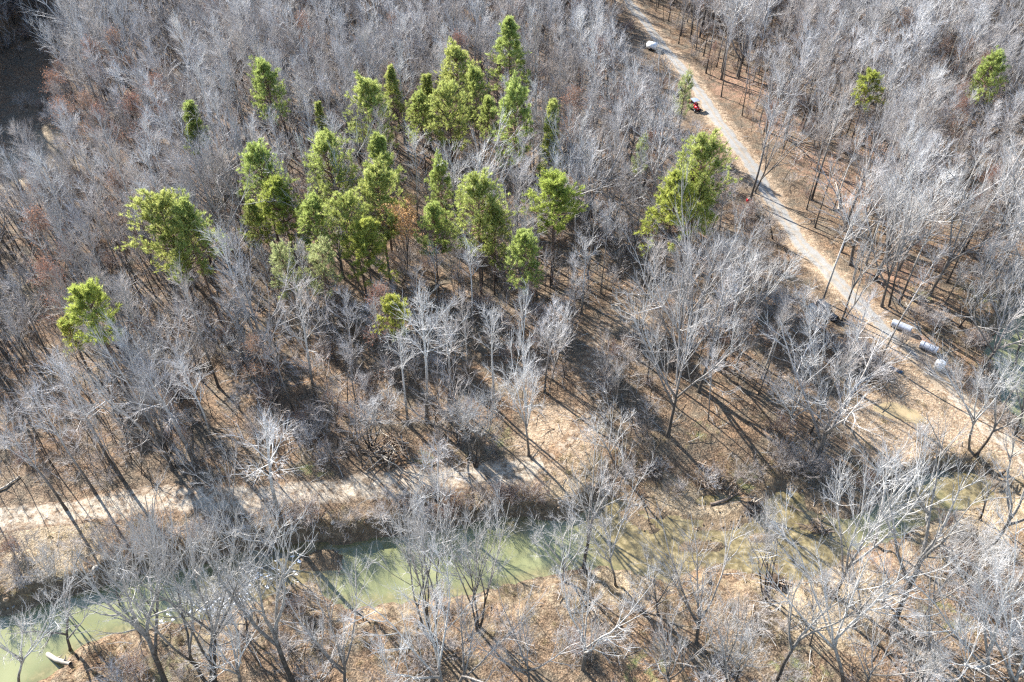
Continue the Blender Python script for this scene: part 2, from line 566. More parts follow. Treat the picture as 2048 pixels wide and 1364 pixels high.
def side_dirs(r, d, ang):
    """directions leaving d at angle ang"""
    v = r.normal(0, 1, d.shape)
    v = unit(v - (v * d).sum(-1, keepdims=True) * d)
    return unit(d * np.cos(ang)[:, None] + v * np.sin(ang)[:, None])

def children(r, P, L, per, t0, t1, ang, frac):
    Nn = len(P)
    idx = np.repeat(np.arange(Nn), per)
    t = r.uniform(t0, t1, len(idx))
    S, d = at_param(P[idx], t)
    D = side_dirs(r, d, r.uniform(ang[0], ang[1], len(idx)))
    Lc = L[idx] * r.uniform(frac[0], frac[1], len(idx)) * (1.15 - .55 * t)
    return S, D, Lc, idx, t

def taper(N0, n, r0, r1):
    t = np.linspace(0, 1, n)[None]
    return np.asarray(r0)[:, None] * (1 - t) + np.asarray(r1)[:, None] * t

def slivers(geo, r, P, per, ln, w, up=.15):
    """last-year shoots: thin tapered blades set along the twigs"""
    idx = np.repeat(np.arange(len(P)), per)
    S, d = at_param(P[idx], r.uniform(.25, 1, len(idx)))
    D = side_dirs(r, d, r.uniform(.2, .6, len(idx)))
    D[:, 2] += up
    D = unit(D)
    l = r.uniform(*ln, len(idx))[:, None]
    sidev = unit(np.cross(D, r.normal(0, 1, D.shape))) * w
    V = np.stack([S - sidev, S + sidev, S + D * l], 1).reshape(-1, 3)
    geo.add(V, None, np.arange(len(V)).reshape(-1, 3))

def leaf_tris(geo, r, S, per, spread, size):
    c = np.repeat(S, per, 0) + r.normal(0, spread, (len(S) * per, 3))
    a = unit(r.normal(0, 1, c.shape)) * size
    b = unit(np.cross(a, r.normal(0, 1, c.shape))) * size * .6
    V = np.stack([c - a, c + b, c + a * .9], 1).reshape(-1, 3)
    geo.add(V, None, np.arange(len(V)).reshape(-1, 3), np.repeat(r.uniform(0, 1, len(c)), 3))

# ------------------------------------------------------------------ tree forms. Each gives dict(parts=[(name, mesh, [sub])], whole, H, W)
FORMS = {}

def finish(kind, parts, H, W, r=None):
    """parts: list of (name, Geo, material)"""
    out = []
    Vs, Qs, Ts, tones, mq, mt, mats, n = [], [], [], [], [], [], [], 0
    for name, g, mat in parts:
        out.append((name, g.mesh(kind + '_' + name, mat)))
        V, Q, T, tone = g.arrays()
        if mat not in mats:
            mats.append(mat)
        k = mats.index(mat)
        Vs.append(V); Qs.append(Q + n); Ts.append(T + n); tones.append(tone)
        mq.append(np.full(len(Q), k)); mt.append(np.full(len(T), k))
        n += len(V)
    whole = mesh_from(kind + '_whole', np.vstack(Vs), np.vstack(Qs), np.vstack(Ts), mats, np.concatenate(mq + mt), True, np.concatenate(tones))
    FORMS.setdefault(kind, []).append(dict(parts=out, whole=whole, H=H, W=W))

def twig_levels(r, crown, BP, BL, per, tl, sl_per, tw=.012, sw=.006, up=.06, sl=(.35, .85)):
    S, D, Lc, _, _ = children(r, BP, BL, per, .15, 1, (.25, .62), (1, 1))
    Lc = r.uniform(*tl, len(S))
    TP = grow(r, S, D, Lc, 3, .11, up)
    tubes(crown, TP, taper(len(S), 3, np.full(len(S), tw), np.full(len(S), .003)), 3)
    if sl_per:
        slivers(crown, r, TP, sl_per, sl, sw)
    return TP

def forest_tree(seed, H=18.0, r0=.16, crown0=.42, nl=20, wide=.20, mats=None, leaves=None, wob=.015, kind='forest'):
    r = np.random.default_rng(seed)
    mats = mats or (M_bark, M_twig)
    tk, cr = Geo(), Geo()
    TP = grow(r, np.zeros((1, 3)), np.array([[0, 0, 1.]]), np.array([H]), 12, wob, .03)
    t = np.linspace(0, 1, 12)
    R = (r0 * (1 - t) ** .8 + .02)[None]
    R[0, 0] *= 1.35
    tubes(tk, TP, R, 6)
    tt = np.sort(r.uniform(crown0, .98, nl))
    P, d = at_param(np.repeat(TP, nl, 0), tt)
    az = np.arange(nl) * 2.4 + r.uniform(-.5, .5, nl)
    el = np.radians(r.uniform(24, 44, nl)) * (1.2 - .45 * (tt - crown0) / (1 - crown0))
    D = np.stack([np.cos(az) * np.sin(el), np.sin(az) * np.sin(el), np.cos(el)], -1)
    L = H * (wide * .5 + wide * (1 - (tt - crown0) / (1 - crown0))) * r.uniform(.75, 1.2, nl)
    LP = grow(r, P, D, L, 6, .07, .07)
    lr = .05 * L / (H * .25) + .015
    tubes(tk, LP, taper(nl, 6, lr, np.full(nl, .014)), 4)
    S, D, Lb, _, _ = children(r, LP, L, 5, .15, 1, (.3, .65), (.32, .6))
    BP = grow(r, S, D, Lb, 4, .09, .08)
    tubes(cr, BP, taper(len(S), 4, np.full(len(S), .020), np.full(len(S), .007)), 3)
    TW = twig_levels(r, cr, BP, Lb, 5, (.6, 1.4), 2, .011, .007)
    # leading shoots up the top of the stem
    S, D, Lb, _, _ = children(r, TP, np.array([H * .12]), 9, .75, 1, (.2, .6), (.6, 1.2))
    B2 = grow(r, S, D, Lb, 4, .1, .1)
    tubes(cr, B2, taper(len(S), 4, np.full(len(S), .016), np.full(len(S), .006)), 3)
    twig_levels(r, cr, B2, Lb, 4, (.4, .9), 3, .010, .006)
    parts = [('trunk', tk, mats[0]), ('crown', cr, mats[1])]
    if leaves:
        lv = Geo()
        leaf_tris(lv, r, TW[:, 1], 3, .25, .11)
        leaf_tris(lv, r, TW[:, 2], 3, .25, .11)
        parts.append(('foliage', lv, leaves))
    finish(kind, parts, H, wide * H * 1.7)

def spread_tree(seed, H=15.0, r0=.2, fork=.33, nf=5, ang=(18, 48), mats=None, kind='spread', wob=.08, stems=1, leaves=None, crook=.10, dens=1.0):
    """trunk that forks into big crooked limbs; each limb is a part of its own"""
    r = np.random.default_rng(seed)
    mats = mats or (M_bark, M_twig_n)
    parts, crs = [], Geo()
    limbs = []
    for s in range(stems):
        tk = Geo()
        if stems == 1:
            S0, D0 = np.zeros((1, 3)), np.array([[r.normal(0, .06), r.normal(0, .06), 1.]])
        else:
            a = s * 2 * PI / stems + r.uniform(-.4, .4)
            S0 = np.array([[.25 * math.cos(a), .25 * math.sin(a), 0]])
            D0 = np.array([[.28 * math.cos(a), .28 * math.sin(a), 1.]])
        Lt = H * (fork + (.12 if stems > 1 else 0)) * r.uniform(.9, 1.1)
        rr = r0 / (stems ** .5)
        TP = grow(r, S0, D0, np.array([Lt]), 7, .05, .05)
        t = np.linspace(0, 1, 7)
        R = (rr * (1 - .35 * t))[None]
        R[0, 0] *= 1.4
        tubes(tk, TP, R, 7)
        parts.append(('trunk', tk, mats[0]))
        n = nf if stems == 1 else max(2, nf // stems + 1)
        az0 = r.uniform(0, 6.28)
        for i in range(n):
            az = az0 + i * 2 * PI / n + r.uniform(-.4, .4)
            el = math.radians(r.uniform(*ang)) if i else math.radians(8)
            ts = 1.0 if i < 2 else r.uniform(.6, .98)
            P, _ = at_param(TP, np.array([ts]))
            D = np.array([[math.cos(az) * math.sin(el), math.sin(az) * math.sin(el), math.cos(el)]])
            L = np.array([(H - Lt * ts) / max(.72, math.cos(el)) * r.uniform(.8, 1.0)])
            lg = Geo()
            LP = grow(r, P - D * .05, D, L, 9, wob, .075)
            tubes(lg, LP, taper(1, 9, [rr * .62], [.026]), 5)
            S, Ds, L2, _, tpar = children(r, LP, L, 7, .18, .95, (.45, .95), (.32, .55))
            P2 = grow(r, S, Ds, L2, 6, crook, .10)
            tubes(lg, P2, taper(7, 6, rr * .30 * (1.1 - .6 * tpar), np.full(7, .014)), 4)
            parts.append(('limb', lg, mats[0]))
            limbs.append((np.concatenate([LP[:, ::2][:, :5], P2[:, :5]], 0), np.concatenate([L * .5, L2])))
    LP = np.concatenate([a for a, _ in limbs], 0)
    LL = np.concatenate([b for _, b in limbs], 0)
    S, D, Lb, _, _ = children(r, LP, LL, int(4 * dens), .25, 1, (.35, .8), (.30, .62))
    BP = grow(r, S, D, Lb, 5, crook * .8, .09)
    tubes(crs, BP, taper(len(S), 5, np.full(len(S), .022), np.full(len(S), .009)), 3)
    TW = twig_levels(r, crs, BP, Lb, int(4 * dens), (.45, 1.15), 2, .010, .0058)
    parts.append(('crown', crs, mats[1]))
    if leaves:
        lv = Geo()
        leaf_tris(lv, r, TW[:, 1], 4, .3, .19)
        leaf_tris(lv, r, TW[:, 2], 4, .3, .19)
        parts.append(('foliage', lv, leaves))
    allv = crs.arrays()[0]
    finish(kind, parts, H, float(np.percentile(np.abs(allv[:, :2]), 97) * 2))

def sapling(seed, H=6.0, mats=None, kind='sapling', leaves=None):
    r = np.random.default_rng(seed)
    mats = mats or (M_bark_d, M_twig_b)
    tk, cr = Geo(), Geo()
    TP = grow(r, np.zeros((1, 3)), np.array([[r.normal(0, .08), r.normal(0, .08), 1.]]), np.array([H]), 8, .05, .05)
    tubes(tk, TP, taper(1, 8, [.045], [.012]), 4)
    nl = 9
    tt = r.uniform(.35, .97, nl)
    P, d = at_param(np.repeat(TP, nl, 0), tt)
    D = side_dirs(r, d, r.uniform(.5, .95, nl))
    L = H * (.34 - .22 * tt) * r.uniform(.7, 1.2, nl)
    LP = grow(r, P, D, L, 5, .12, .07)
    tubes(cr, LP, taper(nl, 5, np.full(nl, .02), np.full(nl, .008)), 3)
    TW = twig_levels(r, cr, LP, L, 5, (.4, .9), 2, .009, .0055)
    parts = [('trunk', tk, mats[0]), ('crown', cr, mats[1])]
    if leaves:
        lv = Geo()
        leaf_tris(lv, r, TW[:, 1], 2, .18, .09)
        parts.append(('foliage', lv, leaves))
    finish(kind, parts, H, H * .45)

def shrub(seed, H=2.6, kind='shrub', mats=None, leaves=None, stems=11):
    r = np.random.default_rng(seed)
    mats = mats or (M_bark_d, M_twig_b)
    st, cr = Geo(), Geo()
    az = r.uniform(0, 6.28, stems)
    el = r.uniform(.1, .85, stems)
    D = np.stack([np.cos(az) * np.sin(el), np.sin(az) * np.sin(el), np.cos(el)], -1)
    S = np.stack([np.cos(az) * .2, np.sin(az) * .2, np.full(stems, -.05)], -1) * r.uniform(.2, 1.6, (stems, 1))
    S[:, 2] = -.05
    L = H * r.uniform(.75, 1.15, stems)
    P = grow(r, S, D, L, 6, .12, .06)
    tubes(st, P, taper(stems, 6, np.full(stems, .024), np.full(stems, .008)), 3)
    S, D, L2, _, _ = children(r, P, L, 7, .2, 1, (.4, .9), (.25, .5))
    B = grow(r, S, D, L2, 4, .16, .05)
    tubes(cr, B, taper(len(S), 4, np.full(len(S), .012), np.full(len(S), .006)), 3)
    TW = twig_levels(r, cr, B, L2, 4, (.25, .6), 4, .008, .006, sl=(.2, .5))
    parts = [('stem', st, mats[0]), ('crown', cr, mats[1])]
    if leaves:
        lv = Geo()
        leaf_tris(lv, r, TW[:, 1], 3, .15, .07)
        parts.append(('foliage', lv, leaves))
    finish(kind, parts, H, H * 1.15)

def pine(seed, H=20.0, Rm=3.6, crown0=.42, shape='dome', dens=1.0, mat=None, kind='pine', per=21):
    r = np.random.default_rng(seed)
    mat = mat or M_need
    tk, lb, cr = Geo(), Geo(), Geo()
    TP = grow(r, np.zeros((1, 3)), np.array([[0, 0, 1.]]), np.array([H]), 12, .012, .03)
    t = np.linspace(0, 1, 12)
    R = (.20 * (1 - t) ** .9 + .02)[None]
    tubes(tk, TP, R, 7)
    nb = int(84 * dens)
    tmax = .94 if shape in ('dome', 'round') else .99
    tt = np.sort(crown0 + (tmax - crown0) * r.uniform(0, 1, nb) ** .85)
    u = (tt - crown0) / (tmax - crown0)
    if shape == 'dome':
        prof = np.sqrt(np.clip(1 - u ** 3.0, .24, 1)) * (.62 + .38 * smooth(u / .3))
    elif shape == 'cone':
        prof = (1 - u) ** .75 * .95 + .12
    elif shape == 'slim':
        prof = (1 - u) ** .5 * .9 + .1
    else:
        prof = np.sqrt(np.clip(1 - u ** 2, .05, 1))
    P, d = at_param(np.repeat(TP, nb, 0), tt)
    az = np.arange(nb) * 2.4 + r.uniform(-.5, .5, nb)
    # lopsided: some sectors reach further out
    lop = 1 + .16 * np.sin(az * 2 + r.uniform(0, 6)) + .12 * np.sin(az * 3 + tt * 9)
    el = np.radians(96 - 52 * u + r.normal(0, 13, nb))
    D = np.stack([np.cos(az) * np.sin(el), np.sin(az) * np.sin(el), np.cos(el)], -1)
    L = Rm * prof * lop * r.uniform(.72, 1.15, nb)
    LP = grow(r, P, D, L, 6, .10, .09)
    tubes(tk, LP, taper(nb, 6, .018 + .018 * L, np.full(nb, .012)), 4)
    per_b = 7
    S, D2, L2, idx, tp = children(r, LP, L, per_b, .35, 1, (.4, 1.15), (.22, .5))
    BP = grow(r, S, D2, np.maximum(L2, .35), 4, .14, .16)
    tubes(tk, BP, taper(len(S), 4, np.full(len(S), .018), np.full(len(S), .010)), 3)
    ends = np.concatenate([BP[:, 3], BP[:, 2], LP[:, 5], LP[:, 4]], 0)
    ed = np.concatenate([unit(BP[:, 3] - BP[:, 2]), unit(BP[:, 2] - BP[:, 1]), unit(LP[:, 5] - LP[:, 4]), unit(LP[:, 4] - LP[:, 3])], 0)
    ends = np.concatenate([ends, TP[0, -1:][:, :]], 0)
    ed = np.concatenate([ed, np.array([[0, 0, 1.]])], 0)
    ends = ends + r.normal(0, .17, ends.shape)
    idx = np.repeat(np.arange(len(ends)), per)
    dd = unit(ed[idx] * .55 + r.normal(0, .62, (len(idx), 3)) + np.array((0, 0, .42)))
    S = ends[idx] - ed[idx] * r.uniform(0, .38, (len(idx), 1))
    l = r.uniform(.28, .56, (len(idx), 1))
    w = unit(np.cross(dd, r.normal(0, 1, dd.shape))) * .030
    V = np.stack([S - w, S + w, S + dd * l], 1).reshape(-1, 3)
    tone = np.repeat(np.clip(.5 + .22 * r.normal(0, 1, len(ends)), 0, 1), per * 3)
    cr.add(V, None, np.arange(len(V)).reshape(-1, 3), tone)
    finish(kind, [('trunk', tk, M_bark_p), ('crown', cr, mat)], H, Rm * 2.1)

for i in range(4):
    forest_tree(100 + i, 18.0, (.17, .15, .14, .18)[i], (.44, .52, .56, .40)[i], (15, 13, 12, 16)[i], (.18, .15, .13, .20)[i])
for i in range(2):
    forest_tree(110 + i, 17.0, .14, (.42, .55)[i], 13, (.17, .13)[i], (M_bark_d, M_twig_b), None, .02)
for i in range(2):
    forest_tree(120 + i, 17.0, .10, (.55, .48)[i], 10, (.10, .12)[i], None, None, .02)
forest_tree(123, 16.0, .10, .5, 10, .11, (M_bark_d, M_twig_b), None, .02)
forest_tree(115, 16.0, .14, .45, 11, .15, (M_bark_w, M_twig_w), None, .02, kind='pale')
forest_tree(116, 18.0, .16, .5, 11, .15, (M_bark_w, M_twig_w), None, .02, kind='pale')
forest_tree(117, 13.0, .12, .3, 16, .20, (M_bark_d, M_twig_b), M_leaf_r, .02, kind='russet')
for i in range(4):
    spread_tree(200 + i, 15.0, .26, (.3, .36, .25, .33)[i], (5, 5, 6, 4)[i], kind='spread')
for i in range(3):
    spread_tree(210 + i, 15.0, .22, (.34, .28, .38)[i], 5, (18, 44), (M_bark_w, M_twig_w), 'white', .085, dens=1.3, crook=.09)
for i in range(2):
    spread_tree(220 + i, 14.0, .27, .2, 6, (14, 36), (M_bark_d, M_twig_n), 'stems', .08, 3 + i)
spread_tree(230, 15.0, .27, .42, 4, (14, 40), (M_bark_d, M_twig_n), 'dark', .10, dens=.8)
spread_tree(231, 15.0, .27, .5, 4, (16, 44), (M_bark_d, M_twig_n), 'dark', .12, dens=.8)
spread_tree(240, 13.0, .16, .35, 6, (15, 45), (M_bark, M_twig_b), 'orange_leaf', .08, 1, M_leaf_o)
for i in range(4):
    sapling(300 + i, 6.0 + .4 * i)
sapling(310, 5.0, (M_bark, M_twig))
sapling(311, 5.0, None, 'leafy_sapling', M_leaf_r)
for i in range(3):
    shrub(400 + i, 2.6)
shrub(405, 3.2, 'shrub', (M_bark, M_twig))
shrub(410, 2.2, 'leafy_shrub', None, M_leaf_r)
pine(500, 20, 4.3, .42, 'dome')
pine(501, 20, 4.0, .38, 'dome')
pine(502, 21, 3.9, .34, 'cone')
pine(503, 20, 4.2, .46, 'round')
pine(510, 18, 1.7, .3, 'slim', .8, kind='slim_pine')
pine(520, 18, 3.4, .42, 'round', .8, M_need_y, 'yellow_pine', 22)
pine(521, 18, 3.0, .55, 'dome', .7, M_need_y, 'yellow_pine', 20)
pine(530, 17, 3.0, .4, 'round', .6, M_need_p, 'pale_pine', 12)

# ------------------------------------------------------------------ ground, water, roads
def axis(a, b, step, far):
    mid = np.arange(a, b + step, step)
    ext = np.array([8, 20, 45, 100, 220, 480, 1000]) * 1.0
    return np.concatenate([(mid[0] - ext[ext <= far])[::-1], mid, mid[-1] + ext[ext <= far]])

gx = axis(-172, 172, .65, 1000)
gy = axis(14, 272, .60, 1000)
GX, GY = np.meshgrid(gx, gy)
GP = np.stack([GX.ravel(), GY.ravel()], 1)
gf = creek_fields(GP)
GZ = height(GP, gf)
nx, ny = len(gx), len(gy)
ii = (np.arange(ny - 1)[:, None] * nx + np.arange(nx - 1)[None]).ravel()
gquads = np.stack([ii, ii + 1, ii + nx + 1, ii + nx], 1)
gme = mesh_from('ground', np.column_stack([GP, GZ]), gquads, None, (M_ground,))
ins, dn, ds, a_in, da, c_in, dc = gf
d_road = seg_dist(GP, road)
d_track = seg_dist(GP, track)
d_spur = seg_dist(GP, spur)

def blob(pts):
    s = np.zeros(len(GP))
    for px, py, r in pts:
        q = ground(px, py)
        s = np.maximum(s, np.exp(-(np.hypot(GP[:, 0] - q[0], GP[:, 1] - q[1]) / r) ** 2))
    return s

d_bank = np.minimum(np.minimum(dn, ds), da)
clay = np.maximum(.62 * np.exp(-(d_road / 3.9) ** 4), .45 * np.exp(-(np.minimum(d_track, d_spur) / 3.0) ** 4))
clay = np.maximum(clay, .8 * blob([(1790, 860, 9), (1870, 870, 8), (1960, 850, 6), (1120, 860, 6), (1100, 905, 7), (1270, 640, 5), (1830, 780, 6)]))
is_s = (ds < dn) & ~ins
dry = np.where(is_s, .46 * np.exp(-((ds - 3) / 9) ** 2), .35 * np.exp(-(dn / 8) ** 2))
dry = np.maximum(dry, blob([(1700, 1180, 8), (1640, 1210, 8), (1360, 1000, 7), (1440, 1035, 8), (60, 330, 14), (120, 270, 10), (30, 590, 9), (1130, 950, 8), (1250, 1150, 6), (1900, 1000, 10), (1990, 960, 10), (100, 1090, 9), (640, 1120, 5)]) * .75)
mud = np.where(ins | a_in | c_in, .9, .8 * np.exp(-(d_bank / .9) ** 2))
mud = np.maximum(mud, np.where(~ins & (dn < 2.0) & (dn < ds), .6, 0))
green = .46 * blob([(360, 1290, 8), (340, 1320, 6), (1860, 1080, 5), (1900, 1240, 6), (1400, 860, 4), (1010, 880, 5), (1500, 950, 4), (1290, 1340, 6), (1840, 590, 5), (620, 945, 4), (850, 925, 4), (1600, 1340, 6), (1960, 600, 7)])
russet = .55 * blob([(1690, 370, 14), (1640, 330, 12), (1480, 170, 16), (1720, 60, 20), (1560, 250, 12), (1830, 700, 7), (1800, 560, 10), (1760, 1120, 7), (1250, 200, 16), (520, 60, 20), (1300, 260, 10), (1770, 300, 14)])
for nm, ch in (('cover', (clay, dry, mud)), ('cover2', (green, russet, np.zeros(len(GP))))):
    a = gme.attributes.new(nm, 'FLOAT_COLOR', 'POINT')
    a.data.foreach_set('color', np.column_stack([*ch, np.ones(len(GP))]).astype(np.float32).ravel())
gob = bpy.data.objects.new('ground', gme)
gob['kind'] = 'structure'
col.objects.link(gob)

def sub_sheet(name, mask, z, mat, shoal=None):
    m = mask.reshape(ny, nx)
    cell = m[:-1, :-1] | m[1:, :-1] | m[:-1, 1:] | m[1:, 1:]
    q = gquads[cell.ravel()]
    used, inv = np.unique(q, return_inverse=True)
    V = np.column_stack([GP[used], np.full(len(used), z)])
    me = mesh_from(name, V, inv.reshape(-1, 4), None, (mat,))
    if shoal is not None:
        a = me.attributes.new('shoal', 'FLOAT', 'POINT')
        a.data.foreach_set('value', shoal[used].astype(np.float32))
    ob = bpy.data.objects.new(name, me)
    ob['kind'] = 'structure'
    col.objects.link(ob)
    return ob

shoal = np.zeros(len(GP))
for q, r in shallow:
    shoal = np.maximum(shoal, 1.05 * np.exp(-(np.hypot(GP[:, 0] - q[0], GP[:, 1] - q[1]) / r) ** 4))
shoal = np.maximum(shoal, .55 * np.exp(-(d_bank / .7) ** 2))
far_arm = GP[:, 0] > arm[:, 0].min() - 3
main = (ins | (np.minimum(dn, ds) < .8)) & (np.abs(GP[:, 0]) < 170)
sub_sheet('creek_water', main | ((c_in | (dc < .6)) & ~main), WZ, M_water, shoal)
sub_sheet('creek_arm_water', a_in | (da < .8), WZ - .004, M_water, shoal * 0 + .12)
dpud = seg_dist(GP, np.vstack([puddle, puddle[:1]]))
M_pud = plain('yellow_mud_water', (.27, .205, .115), .2, 0, .5, .2)
sub_sheet('puddle_water', inside(GP, puddle) | (dpud < .4), -.27, M_pud)

def strip(name, path, half, mat, lift=.035, seed=0, nc=9):
    r = np.random.default_rng(seed)
    n = len(path)
    tan = np.gradient(path, axis=0)
    tan = tan / np.linalg.norm(tan, axis=1, keepdims=True)
    nor = np.stack([-tan[:, 1], tan[:, 0]], 1)
    jit = lambda: np.convolve(r.normal(0, .55, n + 6), np.ones(3) / 3, 'valid')[:n]
    a, b = half + jit(), half + jit()
    u = np.linspace(-1, 1, nc)
    pts = np.stack([path + nor * np.where(ui < 0, ui * a, ui * b)[:, None] for ui in u], 1)
    z = height(pts.reshape(-1, 2)).reshape(n, nc) + lift
    z[:, 0] -= lift * 2.2
    z[:, -1] -= lift * 2.2
    rut = -.05 * (np.exp(-((np.abs(u) - .45) / .13) ** 2))
    z += rut[None] * .5
    V = np.concatenate([pts, z[..., None]], -1).reshape(-1, 3)
    k = (np.arange(n - 1)[:, None] * nc + np.arange(nc - 1)[None]).ravel()
    q = np.stack([k, k + nc, k + nc + 1, k + 1], 1)
    me = mesh_from(name, V, q, None, (mat,))
    ob = bpy.data.objects.new(name, me)
    a_ = me.attributes.new('lane', 'FLOAT', 'POINT')
    lane_ = np.tile(np.abs(u), n).reshape(n, nc) + (np.clip(1 - (n - 1 - np.arange(n)) / 14.0, 0, 1)[:, None] if name == 'gravel_road' else 0)
    a_.data.foreach_set('value', lane_.ravel().astype(np.float32))
    ob['kind'] = 'structure'
    col.objects.link(ob)

_e = int(np.argmin(np.hypot(road[:, 0] - ground(1890, 768)[0], road[:, 1] - ground(1890, 768)[1])))
strip('gravel_road', road[:_e + 1], 1.65, M_gravel, .05, 1)
strip('sandy_lane', road[_e - 2:], 1.7, M_track, .035, 4)
strip('dirt_track', track, 2.3, M_track, .045, 2)
strip('forest_path', spur, 1.2, M_spur, .040, 3)

# ------------------------------------------------------------------ things: helpers
def empty(name, loc, label, cat, group=None, M=None):
    o = bpy.data.objects.new(name, None)
    o.empty_display_size = .3
    if M is not None:
        o.matrix_world = M
    else:
        o.location = loc
    o['label'] = label
    o['category'] = cat
    if group:
        o['group'] = group
    col.objects.link(o)
    return o

def part(name, me, parent, label=None):
    o = bpy.data.objects.new(name, me)
    o.parent = parent
    if label:
        o['label'] = label
    col.objects.link(o)
    return o

def place(form, name, x, y, z, h, wscale=1.0, dx=0.0, dy=0.0, spin=0.0):
    """a copy of a tree form with all its parts"""
    s = h / form['H']
    lean = Vector((dx, dy, h))
    q = Vector((0, 0, 1)).rotation_difference(lean.normalized())
    s *= lean.length / h
    M = Matrix.Translation((x, y, z - .1)) @ q.to_matrix().to_4x4() @ Matrix.Rotation(spin, 4, 'Z') @ Matrix.Diagonal((s * wscale, s * wscale, s, 1))
    o = bpy.data.objects.new(name, None)
    o.matrix_world = M
    col.objects.link(o)
    for pn, me in form['parts']:
        c = bpy.data.objects.new(pn, me)
        c.parent = o
        col.objects.link(c)
    return o

def height_from_rows(x, y, z, tx, ty):
    """the height at which a thing standing at (x, y) reaches photo row ty, and the sideways lean to column tx"""
    v = (682 - ty) / FPX
    h_top = CAM_H - y * (SP - v * CP) / (CP + v * SP)
    h = h_top - z
    d = y * CP + (CAM_H - h_top) * SP
    return h, (tx - 1024) / FPX * d - x

# ------------------------------------------------------------------ pines
PINES = [  # form kind, top px, py, crown width px, height m, label
    ('pine:2', 1022, 40, 100, 22, 'tallest green pine standing apart at the far edge of the pine stand'),
    ('pine:0', 908, 97, 90, 20, 'rounded green pine just nearer than the tallest far pine'),
    ('pine:1', 955, 135, 62, 19, 'narrow dense green pine in front of the tallest far pine'),
    ('slim_pine:0', 850, 152, 42, 15, 'slim young pine behind the dense middle pines'),
    ('pine:3', 838, 184, 66, 17, 'small rounded pine below the slim young pine'),
    ('pine:0', 897, 165, 88, 20, 'broad bright pine in the middle of the upper pine group'),
    ('pine:1', 1030, 170, 92, 22, 'big drooping dark green pine at the uphill end of the upper group'),
    ('pine:3', 978, 192, 48, 16, 'small pine squeezed between the broad bright pine and the drooping one'),
    ('pine:1', 735, 157, 88, 21, 'loose green pine with a visible bare lower stem beside a grey-green pine'),
    ('pine:2', 775, 133, 60, 18, 'greyish green pine behind the loose one with the bare stem'),
    ('slim_pine:0', 1098, 207, 46, 20, 'narrow pointed dark pine beside the drooping pine'),
    ('slim_pine:0', 1097, 288, 34, 11, 'short dark pine below the narrow pointed one'),
    ('pine:3', 527, 122, 80, 20, 'open-crowned pine alone among bare trees far from the stand'),
    ('slim_pine:0', 368, 208, 50, 14, 'small lone pine with a pale skirt amid grey trees'),
    ('slim_pine:0', 637, 203, 28, 13, 'thin pale young pine half hidden in grey twigs'),
    ('pine:0', 512, 293, 88, 20, 'green pine with an airy lower crown at the near stand\'s far corner'),
    ('pine:0', 653, 270, 104, 21, 'wide dark green pine with a flat spreading top'),
    ('pine:2', 755, 277, 94, 21, 'layered green pine rising behind a darker pine'),
    ('pine:1', 750, 335, 100, 21, 'dark dense pine under the layered one'),
    ('yellow_pine:0', 555, 358, 100, 18, 'rounded yellow-green pine among the darker near stand'),
    ('pine:3', 495, 402, 58, 15, 'lower green pine leaning out beside the yellow-green one'),
    ('pine:3', 620, 393, 86, 18, 'compact rounded dark pine with a smooth top'),
    ('pine:0', 700, 385, 96, 19, 'spreading mid green pine in the thick of the near stand'),
    ('yellow_pine:0', 718, 432, 88, 18, 'wide bright yellowish pine at the near edge of the stand'),
    ('pale_pine:0', 625, 476, 80, 16, 'thin pale yellow-green pine in front of the near stand'),
    ('pale_pine:0', 562, 478, 76, 15, 'sparse washed-out olive pine standing beside the pale one'),
    ('pine:1', 880, 320, 62, 17, 'narrow green pine behind the orange-leaved tree'),
    ('pine:3', 862, 400, 72, 17, 'rounded dark pine next to the orange-leaved tree'),
    ('pine:0', 955, 355, 108, 21, 'large bushy pine at the stand\'s edge facing the road'),
    ('pine:1', 985, 405, 70, 17, 'lower dark pine leaning against the large bushy pine'),
    ('yellow_pine:1', 1112, 350, 104, 20, 'wide yellow-green pine standing apart between stand and road'),
    ('pine:3', 1050, 456, 84, 18, 'bright feathery pine nearest the old path'),
    ('pine:0', 312, 392, 130, 22, 'big lone pine with the broadest crown of all'),
    ('pine:3', 362, 408, 108, 21, 'dark half-merged companion of the big lone pine'),
    ('pine:0', 1408, 276, 112, 23, 'dark dome-topped pine next to the gravel road'),
    ('yellow_pine:0', 1352, 335, 104, 21, 'paler spreading pine below the dome-topped one'),
    ('yellow_pine:0', 1410, 340, 100, 18, 'light green pine filling the foot of the dome-topped one'),
    ('yellow_pine:1', 155, 575, 96, 20, 'sparse sunlit yellow-green pine with a long bare stem'),
    ('yellow_pine:1', 122, 640, 44, 12, 'small scrappy pine under the sparse sunlit one'),
    ('yellow_pine:1', 782, 590, 60, 15, 'little bright yellow-green pine alone in the open wood'),
    ('pale_pine:0', 1378, 136, 46, 16, 'loose pale green pine overhanging the red tractor'),
    ('yellow_pine:1', 1748, 143, 54, 16, 'small yellow-green pine alone in the wood across the road'),
    ('pine:3', 1996, 103, 70, 18, 'rounded green pine deep in the wood across the road'),
    ('pale_pine:0', 1284, 262, 34, 14, 'wispy pale pine between the stand and the gravel road'),
]
taken = []
rp = random.Random(5)
PINE_POS = []
